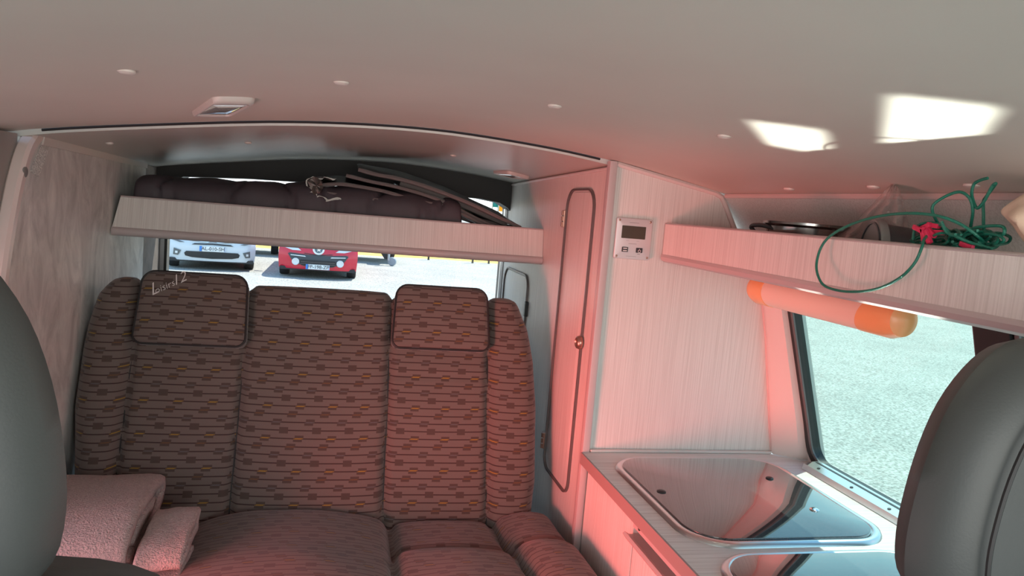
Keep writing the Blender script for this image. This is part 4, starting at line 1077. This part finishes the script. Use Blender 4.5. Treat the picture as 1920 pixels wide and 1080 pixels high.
        dec('chrome_blade', [(.26, .475), (.58, .49), (.58, .505), (.28, .495)], pw_m, .034, mirror=True)
        for sg in (1, -1):
            x = sg * .47; bm = BM(); lathe(bm, [(.078, 0), (.078, .05), (.068, .06), (.045, .05)], 28, O + Vector((x, fy(x, .36, L) + .01, .36)), (0, -1, 0)); obj('fog_lamp', bm, clamp_m, t, smooth=True)
        dec('headlight', [(.36, .60), (.55, .60), (.79, .67), (.82, .80), (.70, .80), (.50, .70)], clamp_m, .012, mirror=True)
        bm = BM(); sz = .125
        c = O + Vector((0, fy(0, .655, L) - .02, .655)); lathe(bm, [(.125, 0), (.125, .02), (.10, .025)], 32, c, (0, -1, 0)); em = obj('emblem_disc', bm, pw_m, t)
        bm = BM(); lathe(bm, [(.085, 0), (.085, .006)], 28, c + Vector((0, -.024, 0)), (0, -1, 0)); obj('emblem_field', bm, plain('emblem_blue_grey', (.10, .16, .20), .3), em)
        bm = BM(); prism(bm, [c + Vector((x, -.030, z)) for x, z in ((-.055, .045), (-.02, .06), (.01, .045), (.05, .055), (.03, .02), (.055, 0), (.03, -.02), (.04, -.06), (.005, -.03), (-.03, -.055), (-.02, -.01), (-.05, .005))], (0, -.004, 0)); obj('emblem_lion', bm, chrome_m, em)
        dec('bonnet_lip', [(-.30, .545), (0, .515), (.30, .545), (.30, .555), (0, .53), (-.30, .555)], plastic_blk, .022)
        plateat(.265, .50, .105)
    return t
wc = car((-2.66, 17.15, GROUND), 1.80, whitep_m, 'white', 'white hatchback parked outside the rear window, left of the red car', 'AL-010-SH')
car((-.43, 16.7, GROUND), 1.70, redp_m, 'red', 'red hatchback parked outside the rear window', 'FP-198-ZP')

wc.rotation_euler.z = math.radians(8.5)
# trailer behind the red car
def gp(x, y): return atZ(x, y, GROUND)
tr = thing('trailer', (1.0, 21, GROUND), 'dark flat trailer with a small jockey wheel parked behind the red car', 'trailer')
YT = 22.2
bm = BM(); box(bm, (-3.9, YT - .3, GROUND + .46), (1.7, YT + 1.6, GROUND + .62), .02); obj('chassis', bm, plain('trailer_grey', (.10, .13, .14), .5), tr)
bm = BM(); box(bm, (-3.9, YT - .3, GROUND + .62), (1.5, YT + 1.6, GROUND + 1.3), .02); obj('side_panels', bm, steel_m, tr)
JY = 21.2; jx = atY(731, 480, JY).x
bm = BM(); tube(bm, [Vector((jx - .03, JY, GROUND + .15)), Vector((jx - .03, JY, GROUND + 1.0))], .035, 12); jw = obj('jockey_post', bm, steel_m, tr, smooth=True)
bm = BM(); lathe(bm, [(.04, -.04), (.11, -.035), (.125, 0), (.11, .035), (.04, .04)], 24, (jx + .07, JY, GROUND + .125), (.3, 1, 0)); obj('wheel', bm, plain('grey_rubber', (.30, .36, .40), .5), jw, smooth=True)
bm = BM(); lathe(bm, [(.15, -.1), (.30, -.1), (.32, 0), (.30, .1), (.15, .1)], 28, (jx + .12, YT + 1.2, GROUND + .32), (.9, .2, 0)); obj('wheel', bm, tyre_m, tr, smooth=True)
bm = BM(); lathe(bm, [(.15, -.1), (.30, -.1), (.32, 0), (.30, .1), (.15, .1)], 28, (atY(514, 455, YT).x, YT + .3, GROUND + .32), (1, .1, 0)); obj('wheel', bm, tyre_m, tr, smooth=True)
bm = BM(); box(bm, (jx - .42, JY + .05, GROUND + .36), (jx - .12, YT - .2, GROUND + .5)); prism(bm, [(jx - .3, JY + .08, GROUND + .40), (jx - .08, JY + .08, GROUND + .40), (jx - .08, JY + .08, GROUND + .18), (jx - .14, JY + .08, GROUND + .18)], (0, .06, 0)); obj('coupling', bm, plastic_blk, tr)

# dry bank with posts
bk = tag(bpy.data.objects.new('x', None)); bpy.data.objects.remove(bk)
bkA, bkB = atZ(770, 484.5, GROUND), atZ(935, 495.5, GROUND)
bm = BM(); gg = []
for i in range(41):
    X = -30 + 70 * i / 40; y0_ = bkA.y + (bkB.y - bkA.y) * (X - bkA.x) / (bkB.x - bkA.x); line = []
    for k, (dy, dz) in enumerate(((0, -.02), (1.2, .12), (3, .30), (7, .5), (16, .6))):
        line.append(bm.verts.new((X, y0_ + dy + .15 * noise.noise(Vector((X, k, 0))), GROUND + dz + .06 * noise.noise(Vector((X * 2, k * 3, 1))))))
    gg.append(line)
for i in range(40):
    for k in range(4): face(bm, [gg[i][k], gg[i + 1][k], gg[i + 1][k + 1], gg[i][k + 1]])
obj('grass_bank', bm, yellowgrass_m, kind='stuff', label='dry yellow grass bank beyond the gravel', cat='grass')
for k, (px_, py_) in enumerate(((802, 485), (884, 491), (914, 492))):
    p = atZ(px_, py_ + 1.5, GROUND); bm = BM(); lathe(bm, [(.035, -.1), (.035, .75), (.02, .78)], 10, (p.x, p.y - .2, GROUND + .1), (0, 0, 1))
    obj('fence_post', bm, post_m, smooth=True, label=('short dark post at the edge of the dry bank, nearest the trailer', 'middle one of the three short dark posts along the dry bank', 'short dark post along the dry bank, nearest the wardrobe side of the window')[k], cat='post', group='posts along the dry bank')
# trees and banners far behind, seen through the gap over the shelf
def tree(x, y, h, r, lab):
    t = thing('tree', (x, y, GROUND), lab, 'tree')
    bm = BM(); tube(bm, [Vector((x, y, GROUND)), Vector((x + .1, y, GROUND + h * .6))], .18, 8); obj('trunk', bm, bark_m, t)
    bm = BM()
    for k in range(14):
        c = Vector((x + random.uniform(-r, r), y + random.uniform(-r, r), GROUND + h * random.uniform(.45, 1)))
        rr = r * random.uniform(.35, .6); v0 = bmesh.ops.create_icosphere(bm, subdivisions=3, radius=rr)['verts']
        for v in v0: v.co = v.co * (1 + .35 * noise.noise(v.co * 2.5 / rr + c)) + c
    o = obj('foliage', bm, leaf_m, t); o['kind'] = 'stuff'
tree(13, 48, 4.2, 2.2, 'broad green tree beyond the bank, left of the banners'); tree(17.5, 60, 5, 2.8, 'taller green tree behind the yellow banner')
def banner(px0, px1, py0, py1, Y, m, lab):
    a, b = atY(px0, py0, Y), atY(px1, py1, Y); t = thing('banner', (a.x, Y, GROUND), lab, 'banner')
    bm = BM(); gr_ = [[bm.verts.new((a.x + (b.x - a.x) * i / 10, Y + .12 * math.sin(i * 1.2), a.z + (b.z - a.z) * j / 4)) for j in range(5)] for i in range(11)]
    for i in range(10):
        for j in range(4): face(bm, [gr_[i][j], gr_[i + 1][j], gr_[i + 1][j + 1], gr_[i][j + 1]])
    bmesh.ops.solidify(bm, geom=bm.faces[:], thickness=.02); obj('cloth', bm, m, t, smooth=True)
    for x in (a.x, b.x): bm = BM(); tube(bm, [Vector((x, Y, GROUND + .62)), Vector((x, Y, max(a.z, b.z) + .1))], .03, 8); obj('pole', bm, steel_m, t)
banner(924, 934, 378, 389, 36, teal_m, 'small teal banner far beyond the bank'); banner(936, 956, 376, 398, 35, yel_m, 'yellow banner far beyond the bank, right of the teal one')
